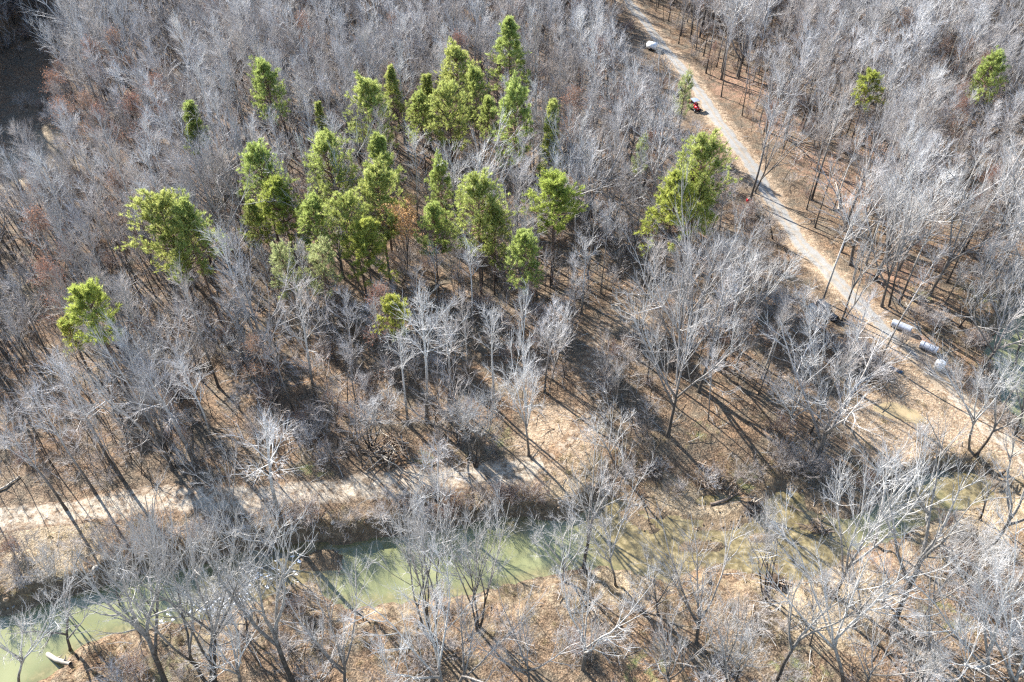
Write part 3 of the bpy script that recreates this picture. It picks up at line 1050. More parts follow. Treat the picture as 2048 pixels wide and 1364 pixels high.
# places the photograph shows through the wood: nothing tall grows on their near side. (px, py, half width, half height, y, share)
KEEP = [(45, 120, 48, 42, 0, .93), (40, 200, 50, 40, 0, .93), (1388, 212, 26, 26, 0, .95), (1303, 96, 20, 20, 0, .95), (1830, 680, 60, 45, 0, .9), (1645, 612, 35, 35, 0, .9), (1497, 402, 22, 22, 0, .9), (1676, 395, 28, 40, 0, .9), (803, 440, 45, 50, 0, .97)]
for (ra, rb) in ROAD_PX[1:-3]:
    KEEP.append((ra, rb, 32, 28, 0, .80))
    KEEP.append((ra + 22, rb + 28, 32, 28, 0, .80))
for q in [(1050, 1085), (960, 1110), (1140, 1075), (1215, 1090), (870, 1130), (780, 1150), (330, 1205), (60, 1290), (1500, 1090), (1590, 1080), (1420, 1085), (1850, 1000), (1330, 1090), (1640, 1020)]:
    KEEP.append((q[0], q[1], 50, 34, 0, .90))
for q in [(1085, 925), (1115, 905), (1150, 870), (1165, 820), (1165, 765), (1200, 660), (1245, 600), (300, 1005), (450, 1003), (560, 998), (650, 984), (760, 970), (860, 957), (960, 948), (1430, 880), (1400, 830), (1500, 890), (1800, 850)]:
    KEEP.append((q[0], q[1], 38, 24, 0, .70))
SUNLIT = [(*ground(a, b), r_) for a, b, r_ in ((1050, 1085, 5), (1130, 1092, 5), (960, 1112, 5), (1205, 1092, 5), (880, 1132, 4), (780, 1150, 4), (330, 1195, 4), (60, 1290, 4), (1120, 860, 4), (1095, 905, 5), (640, 985, 4), (780, 966, 3), (300, 1004, 3), (100, 1027, 4), (1340, 1070, 5), (1450, 1095, 5), (1560, 1100, 5), (1640, 1110, 4), (1440, 1035, 5), (1430, 880, 5), (1800, 850, 5), (1720, 610, 3), (1600, 470, 3), (1480, 300, 3), (1360, 130, 4), (100, 1085, 6), (1690, 375, 4))]
def shades(t, r):
    for f in (.6, .8, .95):
        k = t['h'] * f / math.tan(SUN_EL)
        sx, sy = t['x'] + t['dx'] * f - math.sin(SUN_AZ) * k, t['y'] + t['dy'] * f - math.cos(SUN_AZ) * k
        for (qx, qy, rr_) in SUNLIT:
            if math.hypot(sx - qx, sy - qy) < rr_ + 1.2:
                if r.uniform() < .42:
                    return True
    return False
def hides(t, r):
    for f in (.45, .62, .8, .95):
        px, py, d = project(t['x'] + t['dx'] * f, t['y'] + t['dy'] * f, t['z'] + t['h'] * f)
        for (kx, ky, hw, hh_, ky_w, share) in KEEP:
            if abs(px - kx) < hw + 10 and abs(py - ky) < hh_ and (ky_w == 0 or t['y'] < ky_w + 1):
                if r.uniform() < share:
                    return True
    return False
for spec, tx, ty, wpx, h, label in PINES:
    k, i = spec.split(':')
    f = FORMS[k][int(i)]
    z = 0.0
    for _ in range(3):
        g = ground(tx, ty, z + h)
        z = hz(*g)
    _, _, d = project(g[0], g[1], z + h * .7)
    wm = wpx * (1.14 if k != 'pale_pine' else 1.05) * d / FPX
    ws = max(.65, min(2.0, wm / (f['W'] * h / f['H'])))
    o = place(f, 'pine_tree', g[0], g[1], z, h, ws, rp.uniform(-.5, .5), rp.uniform(-.5, .5), rp.uniform(0, 6.28))
    o['label'] = label
    o['category'] = 'pine tree'
    o['group'] = 'green pines among the bare trees'
    taken.append((g[0], g[1], 2.0))
    PINE_POS.append((g[0], g[1], label))
    KEEP.append((tx, ty + wpx * .55, wpx * .60, wpx * .75, g[1], .85))

ox, oy, oz = on_ground(816, 548)
hgt, ldx = height_from_rows(ox, oy, oz, 803, 402)
o = place(FORMS['orange_leaf'][0], 'orange_leaved_tree', ox, oy, oz, hgt, max(.5, 74 * project(ox, oy, oz + hgt * .8)[2] / FPX / (FORMS['orange_leaf'][0]['W'] * hgt / FORMS['orange_leaf'][0]['H'])), ldx, 0, 1.0)
o['label'] = 'only tree still holding dry orange leaves, among the green pines'
o['category'] = 'tree'
taken.append((ox, oy, 2))

# ------------------------------------------------------------------ bare trees measured one by one: form, base px, top px, crown width px (0 = as grown), look
GREY, WHITE, DARK = 'grey', 'whitish', 'dark-stemmed'
HEROES = [
    ('forest', 133, 1020, 5, 830, 0, GREY), ('forest', 190, 985, 62, 790, 0, GREY), ('spread', 345, 938, 235, 690, 150, GREY), ('forest', 392, 935, 312, 715, 120, GREY),
    ('pale', 563, 1046, 518, 850, 130, WHITE), ('spread', 480, 1034, 412, 925, 110, GREY), ('white', 545, 1110, 495, 1025, 165, WHITE), ('stems', 425, 1372, 345, 1020, 210, GREY),
    ('dark', 340, 1380, 200, 1090, 130, DARK), ('white', 482, 1372, 425, 1215, 170, WHITE), ('dark', 600, 1400, 480, 1100, 140, DARK), ('spread', 690, 1380, 662, 1200, 90, GREY),
    ('white', 38, 1372, 12, 1215, 110, WHITE), ('stems', 862, 1275, 820, 1000, 165, GREY), ('white', 893, 1400, 845, 1175, 150, WHITE), ('spread', 905, 1385, 975, 1225, 120, WHITE),
    ('stems', 956, 1256, 957, 1050, 120, GREY), ('white', 1130, 1164, 1122, 1030, 120, WHITE), ('dark', 1168, 1140, 1192, 915, 150, DARK), ('white', 1231, 1172, 1228, 1005, 110, WHITE),
    ('spread', 1316, 1228, 1302, 1108, 70, GREY), ('white', 1165, 1338, 1182, 1145, 165, WHITE), ('forest', 870, 1000, 882, 895, 100, GREY), ('spread', 1060, 1385, 1040, 1240, 110, GREY),
    ('spread', 1393, 1285, 1392, 1095, 135, WHITE), ('stems', 1530, 1192, 1550, 1015, 105, GREY), ('dark', 1547, 1376, 1672, 1180, 120, DARK), ('white', 1668, 1192, 1792, 900, 150, WHITE),
    ('white', 1686, 1372, 1682, 1125, 185, WHITE), ('dark', 1786, 1245, 1935, 925, 180, DARK), ('pale', 1749, 1090, 1776, 912, 90, WHITE), ('spread', 1766, 1205, 1842, 1080, 60, GREY),
    ('dark', 1962, 1112, 2095, 900, 190, GREY), ('white', 1975, 1384, 1990, 1120, 190, WHITE), ('white', 2022, 1400, 2062, 1160, 170, WHITE), ('spread', 1850, 1230, 1935, 1090, 60, GREY),
    ('dark', 1959, 1040, 2005, 920, 80, GREY), ('spread', 1720, 1385, 1792, 1265, 130, WHITE), ('dark', 1683, 643, 1728, 478, 80, DARK), ('dark', 1688, 640, 1765, 520, 60, DARK),
    ('spread', 1763, 613, 1830, 365, 130, GREY), ('forest', 1778, 613, 1822, 410, 0, GREY), ('forest', 1797, 608, 1880, 400, 0, GREY), ('spread', 1859, 590, 1985, 320, 150, GREY),
    ('dark', 1889, 607, 1930, 520, 60, DARK), ('dark', 1919, 654, 2000, 540, 80, DARK), ('spread', 1969, 697, 2062, 560, 120, GREY), ('spread', 1381, 700, 1392, 435, 155, GREY),
    ('white', 1489, 664, 1542, 495, 110, WHITE), ('white', 1643, 808, 1640, 615, 185, WHITE), ('white', 1579, 855, 1608, 750, 120, WHITE), ('forest', 1416, 840, 1440, 690, 0, GREY),
    ('white', 1939, 900, 1927, 705, 150, WHITE), ('dark', 1952, 912, 2040, 760, 110, GREY), ('dark', 1545, 478, 1535, 395, 60, DARK), ('spread', 1633, 342, 1682, 178, 115, WHITE),
    ('white', 1745, 338, 1802, 185, 95, WHITE), ('white', 1766, 342, 1852, 192, 95, WHITE), ('forest', 1484, 232, 1512, 60, 0, GREY), ('spread', 1558, 232, 1582, 88, 100, GREY),
    ('spread', 1509, 385, 1592, 215, 95, GREY), ('forest', 1613, 419, 1655, 255, 0, GREY), ('spread', 1336, 870, 1378, 600, 110, GREY), ('white', 1058, 912, 1050, 690, 120, WHITE),
    ('pale', 853, 840, 836, 560, 0, WHITE), ('pale', 816, 847, 796, 655, 0, WHITE), ('pale', 900, 804, 884, 598, 0, WHITE), ('pale', 990, 817, 985, 615, 0, WHITE),
    ('pale', 1041, 697, 1055, 578, 0, WHITE), ('forest', 713, 764, 692, 598, 0, GREY), ('stems', 952, 932, 945, 785, 118, GREY), ('spread', 1240, 815, 1222, 715, 90, GREY),
    ('white', 1228, 925, 1170, 830, 130, WHITE), ('stems', 742, 895, 735, 800, 100, GREY), ('pale', 1455, 600, 1462, 480, 0, WHITE), ('white', 1105, 760, 1122, 615, 70, WHITE),
    ('spread', 2030, 870, 2070, 700, 130, WHITE), ('forest', 1690, 770, 1735, 600, 90, GREY), ('forest', 1240, 560, 1246, 420, 0, GREY), ('spread', 2010, 520, 2050, 380, 120, WHITE),
    ('spread', 1620, 1290, 1640, 1190, 80, GREY), ('spread', 1340, 1375, 1330, 1250, 100, GREY), ('stems', 1460, 1385, 1475, 1215, 120, GREY), 
    ('spread', 140, 1300, 120, 1150, 130, GREY), ('spread', 240, 1215, 215, 1110, 120, GREY), ('stems', 110, 1210, 95, 1090, 70, GREY),
    ('spread', 1985, 640, 2035, 500, 120, GREY), ('forest', 1945, 625, 1990, 480, 0, GREY), ('dark', 2030, 735, 2085, 600, 100, DARK),  # three trees added, not measured, to shade the creek arm's water
    ('spread', 1880, 1140, 1925, 1050, 70, GREY), ('spread', 1845, 1330, 1880, 1190, 90, GREY),
]
BARE = []    # dict(x, y, z, h, form, ws, dx, dy, spin, look, size)
rt = random.Random(11)
count = {}
for kind, bx, by, tx, ty, w, look in HEROES:
    x, y, z = on_ground(bx, by)
    h, dx = height_from_rows(x, y, z, tx, ty)
    fs = FORMS[kind]
    c = count.get(kind, 0)
    count[kind] = c + 1
    f = fs[c % len(fs)]
    ws = 1.0
    if w:
        _, _, d = project(x, y, z + h * .8)
        ws = max(.6, min(1.9, (w * d / FPX) / (f['W'] * h / f['H'])))
    dx = max(-.4 * h, min(.4 * h, dx))
    BARE.append(dict(x=x, y=y, z=z, h=h, form=f, kind=kind, ws=ws, dx=dx, dy=0.0, spin=rt.uniform(0, 6.28), look=look, hero=True))
    taken.append((x, y, 2.4 if kind != 'pale' else 1.6))

# ------------------------------------------------------------------ the rest of the wood, scattered by what grows where
def scatter(step, jitter, x0, x1, y0, y1, r):
    xs = np.arange(x0, x1, step)
    ys = np.arange(y0, y1, step)
    X, Y = np.meshgrid(xs, ys)
    P = np.stack([X.ravel(), Y.ravel()], 1) + r.uniform(-jitter, jitter, (X.size, 2)) * step
    return P

def seen(P, top=20.0, margin=120):
    ax, ay, d = project(P[:, 0], P[:, 1], np.zeros(len(P)))
    bx, by, _ = project(P[:, 0], P[:, 1], np.full(len(P), top))
    return (np.minimum(by, ay) < 1364 + margin) & (np.maximum(ay, by) > -margin * 1.2) & (np.minimum(ax, bx) < 2048 + margin) & (np.maximum(ax, bx) > -margin)

def env(P):
    f = creek_fields(P)
    return dict(water=f[0] | f[3] | f[5], dn=f[1], ds=f[2], da=f[4], bank=np.minimum(np.minimum(f[1], f[2]), f[4]), road=seg_dist(P, road), track=seg_dist(P, track), spur=seg_dist(P, spur), z=height(P, f))

def clear_of(P, extra=0.0):
    ok = np.ones(len(P), bool)
    for x, y, r in taken:
        ok &= np.hypot(P[:, 0] - x, P[:, 1] - y) > r + extra
    return ok

mid_creek = 0.5 * (np.interp(np.linspace(0, 1, 60), np.linspace(0, 1, len(north)), north[:, 0]) + 0)
def south_of_creek(P):
    yy = np.interp(P[:, 0], np.sort(south[:, 0]), south[np.argsort(south[:, 0]), 1])
    return P[:, 1] < yy
def below_track(P):
    yy = np.interp(P[:, 0], track[np.argsort(track[:, 0]), 0], track[np.argsort(track[:, 0]), 1])
    return (P[:, 1] < yy) & ~south_of_creek(P)

rf = np.random.default_rng(21)
P = scatter(3.35, .45, -170, 175, 16, 275, rf)
P = P[seen(P)]
E = env(P)
sS = south_of_creek(P)
bT = below_track(P)
u = rf.uniform(0, 1, len(P))
glade = np.zeros(len(P))
for px, py, r in ((60, 330, 9), (110, 270, 7), (30, 590, 7), (1770, 850, 9), (1880, 870, 8), (1120, 870, 6), (1100, 910, 8), (1690, 375, 6), (1640, 330, 6), (1460, 190, 7), (1800, 570, 7), (1420, 860, 5), (1480, 900, 8), (1830, 620, 7), (1270, 620, 5), (1900, 690, 6), (1560, 210, 5), (1740, 620, 5), (1570, 330, 4)):
    q = ground(px, py)
    glade = np.maximum(glade, (np.hypot(P[:, 0] - q[0], P[:, 1] - q[1]) < r) * .85)
dens = 0.82 + .28 * waves(P, 32, 4) + .30 * waves(P, 13, 27)
dens = np.where(sS, .055, dens)
dens = np.where(bT, .09, dens)
dens = dens * (1 - glade)
near_mid = (P[:, 1] < 118) & ~sS & ~bT & (np.abs(P[:, 0]) < 80)
dens = np.where(near_mid, dens * 1.05, dens)
keep = (u < dens) & ~E['water'] & (E['bank'] > 1.2) & (E['road'] > 4.0) & (E['track'] > 2.6) & (E['spur'] > 2.2) & clear_of(P)
P = P[keep]
zf = E['z'][keep]
sS, bT = sS[keep], bT[keep]
hh = np.where(sS | bT, rf.uniform(6, 13, len(P)), rf.normal(17.0, 3.0, len(P)))
low = (rf.uniform(0, 1, len(P)) < .22) & ~sS
hh = np.where(low, hh * .68, hh)
_q = ground(52, 165)
hh = np.where((np.hypot((P[:, 0] - _q[0]) * 1.3, (P[:, 1] - _q[1]) * .55) < 16), hh * .40, hh)
hh = np.clip(hh, 5, 22)
kk = rf.uniform(0, 1, len(P))
rest = []
for i in range(len(P)):
    if sS[i]:
        kind = 'spread' if kk[i] < .5 else ('white' if kk[i] < .75 else 'stems')
    elif bT[i]:
        kind = 'spread' if kk[i] < .6 else 'stems'
    else:
        kind = 'forest' if kk[i] < .74 else ('pale' if kk[i] < .88 else ('spread' if kk[i] < .95 else 'russet'))
    look = {'forest': GREY, 'pale': WHITE, 'spread': GREY, 'white': WHITE, 'stems': GREY, 'russet': 'russet-leaved'}[kind]
    f = FORMS[kind][int(rf.integers(len(FORMS[kind])))]
    h = float(hh[i]) * (.75 if kind == 'russet' else 1)
    rest.append(dict(x=float(P[i, 0]), y=float(P[i, 1]), z=float(zf[i]), h=h, form=f, kind=kind, ws=float(rf.uniform(.85, 1.2)), dx=float(rf.normal(0, .035)) * h, dy=float(rf.normal(0, .035)) * h, spin=float(rf.uniform(0, 6.28)), look=look, hero=False))

def visible_size(t):
    px, py, d = project(t['x'], t['y'], t['z'])
    qx, qy, d2 = project(t['x'] + t['dx'], t['y'] + t['dy'], t['z'] + t['h'])
    in_x = -20 < min(max(px, qx), 2068) and max(min(px, qx), -20) < 2068
    vis = max(0.0, min(py, 1364) - max(qy, 0)) / max(py - qy, 1)
    return t['h'] / d2 * vis * (1 if (-30 < qx < 2078) else .2)

rest = [t for t in rest if not hides(t, rf) and not shades(t, rf) and not (math.hypot((t['x'] - _q[0]) * 1.3, (t['y'] - _q[1]) * .55) < 14 and rf.uniform() < .6)]
rest.sort(key=visible_size, reverse=True)
n_ind = 300 - len(BARE)
BARE += rest[:n_ind]
mass = rest[n_ind:]
print('bare trees', len(BARE), 'in the mass', len(mass))

# saplings and shrubs
P = scatter(2.15, .5, -165, 170, 18, 265, rf)
P = P[seen(P, 6, 40)]
E = env(P)
sS, bT = south_of_creek(P), below_track(P)
u = rf.uniform(0, 1, len(P))
dens = .55 + .3 * waves(P, 24, 9)
dens = np.where(sS, .20 + .22 * waves(P, 14, 5), dens)
dens = np.where(bT, .24, dens)
inner = (P[:, 1] < 122) & ~sS & ~bT & (P[:, 0] < 45)
dens = np.where(inner, dens * 1.35, dens)
dens = np.where((E['dn'] < 3.5) & ~sS, .55, dens)
for px, py, r in ((60, 330, 9), (1770, 850, 10), (1880, 870, 8), (1120, 870, 6), (1100, 910, 8), (1690, 375, 7), (1640, 330, 7), (1460, 190, 8), (1800, 570, 9), (1420, 860, 8), (1480, 900, 10), (1270, 620, 5), (1640, 600, 6), (1840, 680, 6), (1400, 215, 5), (1310, 95, 6)):
    q = ground(px, py)
    dens = np.where(np.hypot(P[:, 0] - q[0], P[:, 1] - q[1]) < r, dens * .25, dens)
keep = (u < dens) & ~E['water'] & (E['bank'] > .8) & (E['road'] > 3.6) & (E['track'] > 2.3) & (E['spur'] > 1.8) & (E['z'] > WZ + .5)
Ps, zs, sSs = P[keep], E['z'][keep], sS[keep]
bank_n = (E['dn'][keep] < 5) | bT[keep]
under = []
for i in range(len(Ps)):
    k = rf.uniform()
    if sSs[i] or bank_n[i]:
        kind = 'shrub' if k < .62 else ('sapling' if k < .85 else 'leafy_shrub')
    else:
        kind = 'sapling' if k < .74 else ('shrub' if k < .86 else ('leafy_sapling' if k < .93 else 'leafy_shrub'))
    f = FORMS[kind][int(rf.integers(len(FORMS[kind])))]
    h = f['H'] * float(rf.uniform(.6, 1.35)) * (float(rf.uniform(.9, 1.5)) if kind == 'sapling' and not sSs[i] else 1.0)
    under.append(dict(x=float(Ps[i, 0]), y=float(Ps[i, 1]), z=float(zs[i]), h=h, form=f, kind=kind, ws=float(rf.uniform(.8, 1.25)), dx=float(rf.normal(0, .08)) * h, dy=float(rf.normal(0, .08)) * h, spin=float(rf.uniform(0, 6.28))))
for px, py, k_, h_ in [(1795, 692, 'shrub', 2.6), (1838, 738, 'shrub', 2.2), (1835, 640, 'shrub', 3.0), (1860, 655, 'shrub', 2.6), (1750, 735, 'shrub', 2.8), (1720, 715, 'shrub', 3.0), (1700, 690, 'shrub', 2.6), (1770, 770, 'shrub', 3.2), (1735, 765, 'shrub', 3.0), (1690, 735, 'shrub', 3.4), (1660, 700, 'shrub', 3.0), (1905, 765, 'shrub', 2.4), (1940, 790, 'shrub', 2.4), (1915, 810, 'sapling', 5.0), (1870, 800, 'sapling', 5.0), (1985, 840, 'shrub', 2.6), (1620, 650, 'shrub', 2.8), (1600, 610, 'shrub', 2.4), (1535, 455, 'shrub', 2.6), (1510, 480, 'shrub', 2.8), (1480, 440, 'leafy_shrub', 2.0), (1500, 425, 'shrub', 2.4), (700, 1075, 'shrub', 2.6), (760, 1062, 'shrub', 3.0), (830, 1052, 'shrub', 2.8), (890, 1045, 'leafy_shrub', 2.4), (640, 1070, 'shrub', 3.0), (600, 1066, 'leafy_shrub', 2.6), (1000, 1020, 'leafy_shrub', 2.2), (960, 1024, 'shrub', 2.4), (1050, 1018, 'leafy_shrub', 2.0), (1340, 990, 'shrub', 2.2), (1560, 930, 'shrub', 3.6), (1590, 945, 'shrub', 3.2), (1620, 935, 'shrub', 3.4), (1410, 965, 'shrub', 2.4), (1470, 965, 'shrub', 2.4), (1250, 960, 'shrub', 2.6), (1200, 975, 'shrub', 2.4), (270, 1125, 'shrub', 2.6), (330, 1115, 'shrub', 2.4), (400, 1100, 'shrub', 2.6), (60, 1200, 'shrub', 2.4)]:
    x_, y_, z_ = on_ground(px, py)
    for dx_, dy_ in ((0, 0), (1.1, .7)):
        f = FORMS[k_][int(rf.integers(len(FORMS[k_])))]
        under.append(dict(x=x_ + dx_, y=y_ + dy_, z=hz(x_ + dx_, y_ + dy_), h=h_ * float(rf.uniform(.75, 1.1)), form=f, kind=k_, ws=float(rf.uniform(.9, 1.3)), dx=0.1, dy=0.0, spin=float(rf.uniform(0, 6.28))))
print('undergrowth', len(under))

# ------------------------------------------------------------------ labels that single out each tree
LANDMARKS = [('pool', 'the wide green pool', 1060, 1100), ('reach', 'the shallow brown reach', 1500, 1090), ('bend', 'the creek bend at the gravel road', 1900, 960),
             ('riffle', 'the white riffle in the creek', 440, 1210), ('lower', 'the lower end of the creek', 60, 1270), ('track_a', 'the west end of the dirt track', 60, 1034), ('track_b', 'the middle of the dirt track', 560, 998),
             ('track_c', 'the end of the dirt track', 1000, 945), ('brush', 'the dark brush pile', 770, 905), ('path', 'the old forest path', 1170, 760), ('path_b', 'the far end of the forest path', 1262, 570), ('pipes', 'the two metal culvert pipes', 1825, 680),
             ('black', 'the black pipes', 1645, 615), ('fork', 'the lone stripped log', 1675, 400), ('lone', 'the big lone pine', 340, 550), ('sunlit', 'the sparse sunlit pine', 190, 720),
             ('little', 'the little bright pine', 785, 720), ('dome', 'the dome-topped pine', 1400, 430), ('feather', 'the bright feathery pine', 1052, 580), ('puddle', 'the yellow puddle', 1800, 825),
             ('tank', 'the round white tank', 1876, 722), ('arm', 'the creek arm across the road', 1990, 700), ('tractor', 'the red tractor', 1388, 216), ('rootwad', 'the uprooted root mass', 1545, 1165),
             ('snag', 'the fallen logs on the south bank', 110, 1318), ('bar', 'the pale gravel bar', 1400, 1025), ('orange', 'the orange-leaved tree', 812, 500), ('open', 'the open leafy slope', 1430, 880)]
LANDMARKS += [('g%d' % i, t, a, b) for i, (t, a, b) in enumerate((('the open-crowned far pine', 545, 215), ('the small skirted pine', 380, 280), ('the flat-topped pine', 665, 400), ('the layered pine', 775, 390), ('the large bushy pine', 965, 490), ('the drooping pine', 1035, 320), ('the tallest far pine', 1022, 175), ('the wide yellow-green pine', 1120, 470), ('the far white trailer', 1303, 110), ('the wispy pale pine', 1284, 330), ('the small pine across the road', 1745, 235), ('the rounded pine across the road', 1970, 205), ('the red can', 1497, 410), ('the dry grass glade', 90, 320), ('the white riffle bar', 620, 1130), ('the thick-stemmed tree pair', 1770, 590)))]
LM = [(k, t, *ground(a, b)) for k, t, a, b in LANDMARKS]
_T = 'second third fourth fifth sixth seventh eighth ninth tenth eleventh twelfth thirteenth fourteenth fifteenth sixteenth seventeenth eighteenth nineteenth twentieth twenty-first twenty-second twenty-third twenty-fourth twenty-fifth twenty-sixth twenty-seventh twenty-eighth twenty-ninth thirtieth'.split()
ORD = [''] + [w + ' nearest ' for w in _T] + ['farther '] * 60
FORMW = {'forest': 'straight bare tree', 'pale': 'slender bare tree', 'spread': 'spreading bare tree', 'white': 'crooked bare tree', 'stems': 'many-stemmed bare tree', 'dark': 'forked bare tree', 'russet': 'small tree',
         'sapling': 'thin sapling', 'leafy_sapling': 'russet-leaved sapling', 'shrub': 'bare twiggy shrub', 'leafy_shrub': 'brown-leaved shrub'}
def relation(dx, dy):
    if abs(dx) > abs(dy):
        return 'right of' if dx > 0 else 'left of'
    return 'behind' if dy > 0 else 'in front of'
def assign_labels(items):
    groups = {}
    for t in items:
        best = min(LM, key=lambda m: math.hypot(t['x'] - m[2], t['y'] - m[3]))
        rel = relation(t['x'] - best[2], t['y'] - best[3])
        size = 'tall ' if t['h'] > 16 else ('short ' if t['h'] < 9 and t['kind'] in ('spread', 'stems', 'white', 'dark', 'forest', 'pale') else '')
        what = f"{size}{t.get('look', '')} {FORMW[t['kind']]}".strip()
        t['dist'] = math.hypot(t['x'] - best[2], t['y'] - best[3])
        groups.setdefault((what, rel, best[1]), []).append(t)
    for (what, rel, lm), ts in groups.items():
        ts.sort(key=lambda t: t['dist'])
        for i, t in enumerate(ts):
            first = ('nearest ' if len(ts) > 1 else '') if i == 0 else ORD[i]
            t['label'] = f'{first}{what} {rel} {lm}'

assign_labels(BARE)
for t in BARE:
    o = place(t['form'], 'bare_tree' if t['kind'] != 'russet' else 'russet_tree', t['x'], t['y'], t['z'], t['h'], t['ws'], t['dx'], t['dy'], t['spin'])
    o['label'] = t['label']
    o['category'] = 'tree'
    o['group'] = 'bare winter trees'

under = [t for t in under if t['h'] < 3.2 or not hides(t, rf)]
under.sort(key=visible_size, reverse=True)
near_under = [t for t in under[:700] if project(t['x'], t['y'], t['z'])[1] < 1364]
ind_sap = [t for t in near_under if 'sapling' in t['kind']][:110]
ind_shr = [t for t in near_under if 'shrub' in t['kind']][:110]
ids = {id(t) for t in ind_sap + ind_shr}
under = [t for t in under if id(t) not in ids]
assign_labels(ind_sap + ind_shr)
for t in ind_sap + ind_shr:
    sp = 'sapling' in t['kind']
    o = place(t['form'], 'sapling' if sp else 'shrub', t['x'], t['y'], t['z'], t['h'], t['ws'], t['dx'], t['dy'], t['spin'])
    o['label'] = t['label']
    o['category'] = 'sapling' if sp else 'shrub'
    o['group'] = 'saplings along the creek and wood edge' if sp else 'twiggy shrubs along the creek'

# ------------------------------------------------------------------ what nobody could count: geometry nodes over points
def scatter_object(name, items, label, forms):
    pts = np.array([(t['x'], t['y'], t['z'] - .08) for t in items], np.float32)
    me = bpy.data.meshes.new(name)
    me.vertices.add(len(pts))
    me.vertices.foreach_set('co', pts.ravel())
    pool = bpy.data.collections.new(name + '_forms')
    index = {}
    for i, f in enumerate(forms):
        p = bpy.data.objects.new(f'{name}_form_{i:03d}', f['whole'])
        pool.objects.link(p)
        index[id(f)] = i
    a = me.attributes.new('form', 'INT', 'POINT')
    a.data.foreach_set('value', np.array([index[id(t['form'])] for t in items], np.int32))
    rot = np.empty((len(items), 3), np.float32)
    scl = np.empty((len(items), 3), np.float32)
    for i, t in enumerate(items):
        q = Vector((0, 0, 1)).rotation_difference(Vector((t['dx'], t['dy'], t['h'])).normalized())
        rot[i] = (q.to_matrix() @ Matrix.Rotation(t['spin'], 3, 'Z')).to_euler()
        s = t['h'] / t['form']['H']
        scl[i] = (s * t['ws'], s * t['ws'], s)
    for nm, arr in (('turn', rot), ('size', scl)):
        a = me.attributes.new(nm, 'FLOAT_VECTOR', 'POINT')
        a.data.foreach_set('vector', arr.ravel())
    ob = bpy.data.objects.new(name, me)
    ob['kind'] = 'stuff'
    ob['label'] = label
    col.objects.link(ob)
    ng = bpy.data.node_groups.new(name + '_scatter', 'GeometryNodeTree')
    ng.interface.new_socket('Geometry', in_out='INPUT', socket_type='NodeSocketGeometry')
    ng.interface.new_socket('Geometry', in_out='OUTPUT', socket_type='NodeSocketGeometry')
    gi, go = ng.nodes.new('NodeGroupInput'), ng.nodes.new('NodeGroupOutput')
    m2p = ng.nodes.new('GeometryNodeMeshToPoints')
    iop = ng.nodes.new('GeometryNodeInstanceOnPoints')
    ci = ng.nodes.new('GeometryNodeCollectionInfo')
    ci.inputs[0].default_value = pool
    ci.inputs['Separate Children'].default_value = True
    ci.inputs['Reset Children'].default_value = True
    def attr(nm, dt):
        n = ng.nodes.new('GeometryNodeInputNamedAttribute')
        n.data_type = dt
        n.inputs['Name'].default_value = nm
        return n.outputs['Attribute']
    e2r = ng.nodes.new('FunctionNodeEulerToRotation')
    L = ng.links.new
    L(attr('turn', 'FLOAT_VECTOR'), e2r.inputs[0])
    L(gi.outputs[0], m2p.inputs[0])
    L(m2p.outputs[0], iop.inputs['Points'])
    L(ci.outputs[0], iop.inputs['Instance'])
    iop.inputs['Pick Instance'].default_value = True
    L(attr('form', 'INT'), iop.inputs['Instance Index'])
    L(e2r.outputs[0], iop.inputs['Rotation'])
    L(attr('size', 'FLOAT_VECTOR'), iop.inputs['Scale'])
    L(iop.outputs[0], go.inputs[0])
    md = ob.modifiers.new('scatter', 'NODES')
    md.node_group = ng
    return ob

def used_forms(items):
    seen_ids, out = set(), []
    for t in items:
        if id(t['form']) not in seen_ids:
            seen_ids.add(id(t['form']))
            out.append(t['form'])
    return out

scatter_object('bare_woods', mass, 'farther grey bare trees that merge into one wood', used_forms(mass))
scatter_object('undergrowth', under, 'thin saplings and brush filling the wood', used_forms(under))

# dry grass tufts and leaf clumps on the banks
def tuft(seed, n=34, h=.45):
    r = np.random.default_rng(seed)
    g = Geo()
    S = np.column_stack([r.normal(0, .12, n), r.normal(0, .12, n), np.zeros(n) - .02])
    D = unit(np.column_stack([r.normal(0, .5, n), r.normal(0, .5, n), np.ones(n)]))
    l = r.uniform(.5, 1.1, n)[:, None] * h
    w = unit(np.cross(D, r.normal(0, 1, D.shape))) * .014
    V = np.stack([S - w, S + w, S + D * l], 1).reshape(-1, 3)
    g.add(V, None, np.arange(len(V)).reshape(-1, 3), np.repeat(r.uniform(0, 1, n), 3))
    finish('tuft', [('blade', g, M_grass)], h, .5)
for s in range(3):
    tuft(600 + s)
P = scatter(.95, .5, -75, 95, 22, 100, rf)
P = P[seen(P, 1, 20)]
E = env(P)
k = np.exp(-((E['bank'] - 2.5) / 6) ** 2) * (.45 + .45 * waves(P, 7, 2))
keep = (rf.uniform(0, 1, len(P)) < k) & ~E['water'] & (E['bank'] > .5) & (E['road'] > 3) & (E['track'] > 2.2) & (E['z'] > WZ + .25)
P, zz = P[keep], E['z'][keep]
tf = FORMS['tuft']
tufts = [dict(x=float(a), y=float(b), z=float(c) + .06, h=float(rf.uniform(.3, .75)), form=tf[int(rf.integers(3))], ws=float(rf.uniform(.9, 1.8)), dx=0.0, dy=0.0, spin=float(rf.uniform(0, 6.28))) for (a, b), c in zip(P, zz)]
print('tufts', len(tufts))
scatter_object('dry_grass', tufts, 'tufts of dry tan grass along the creek banks', tf)

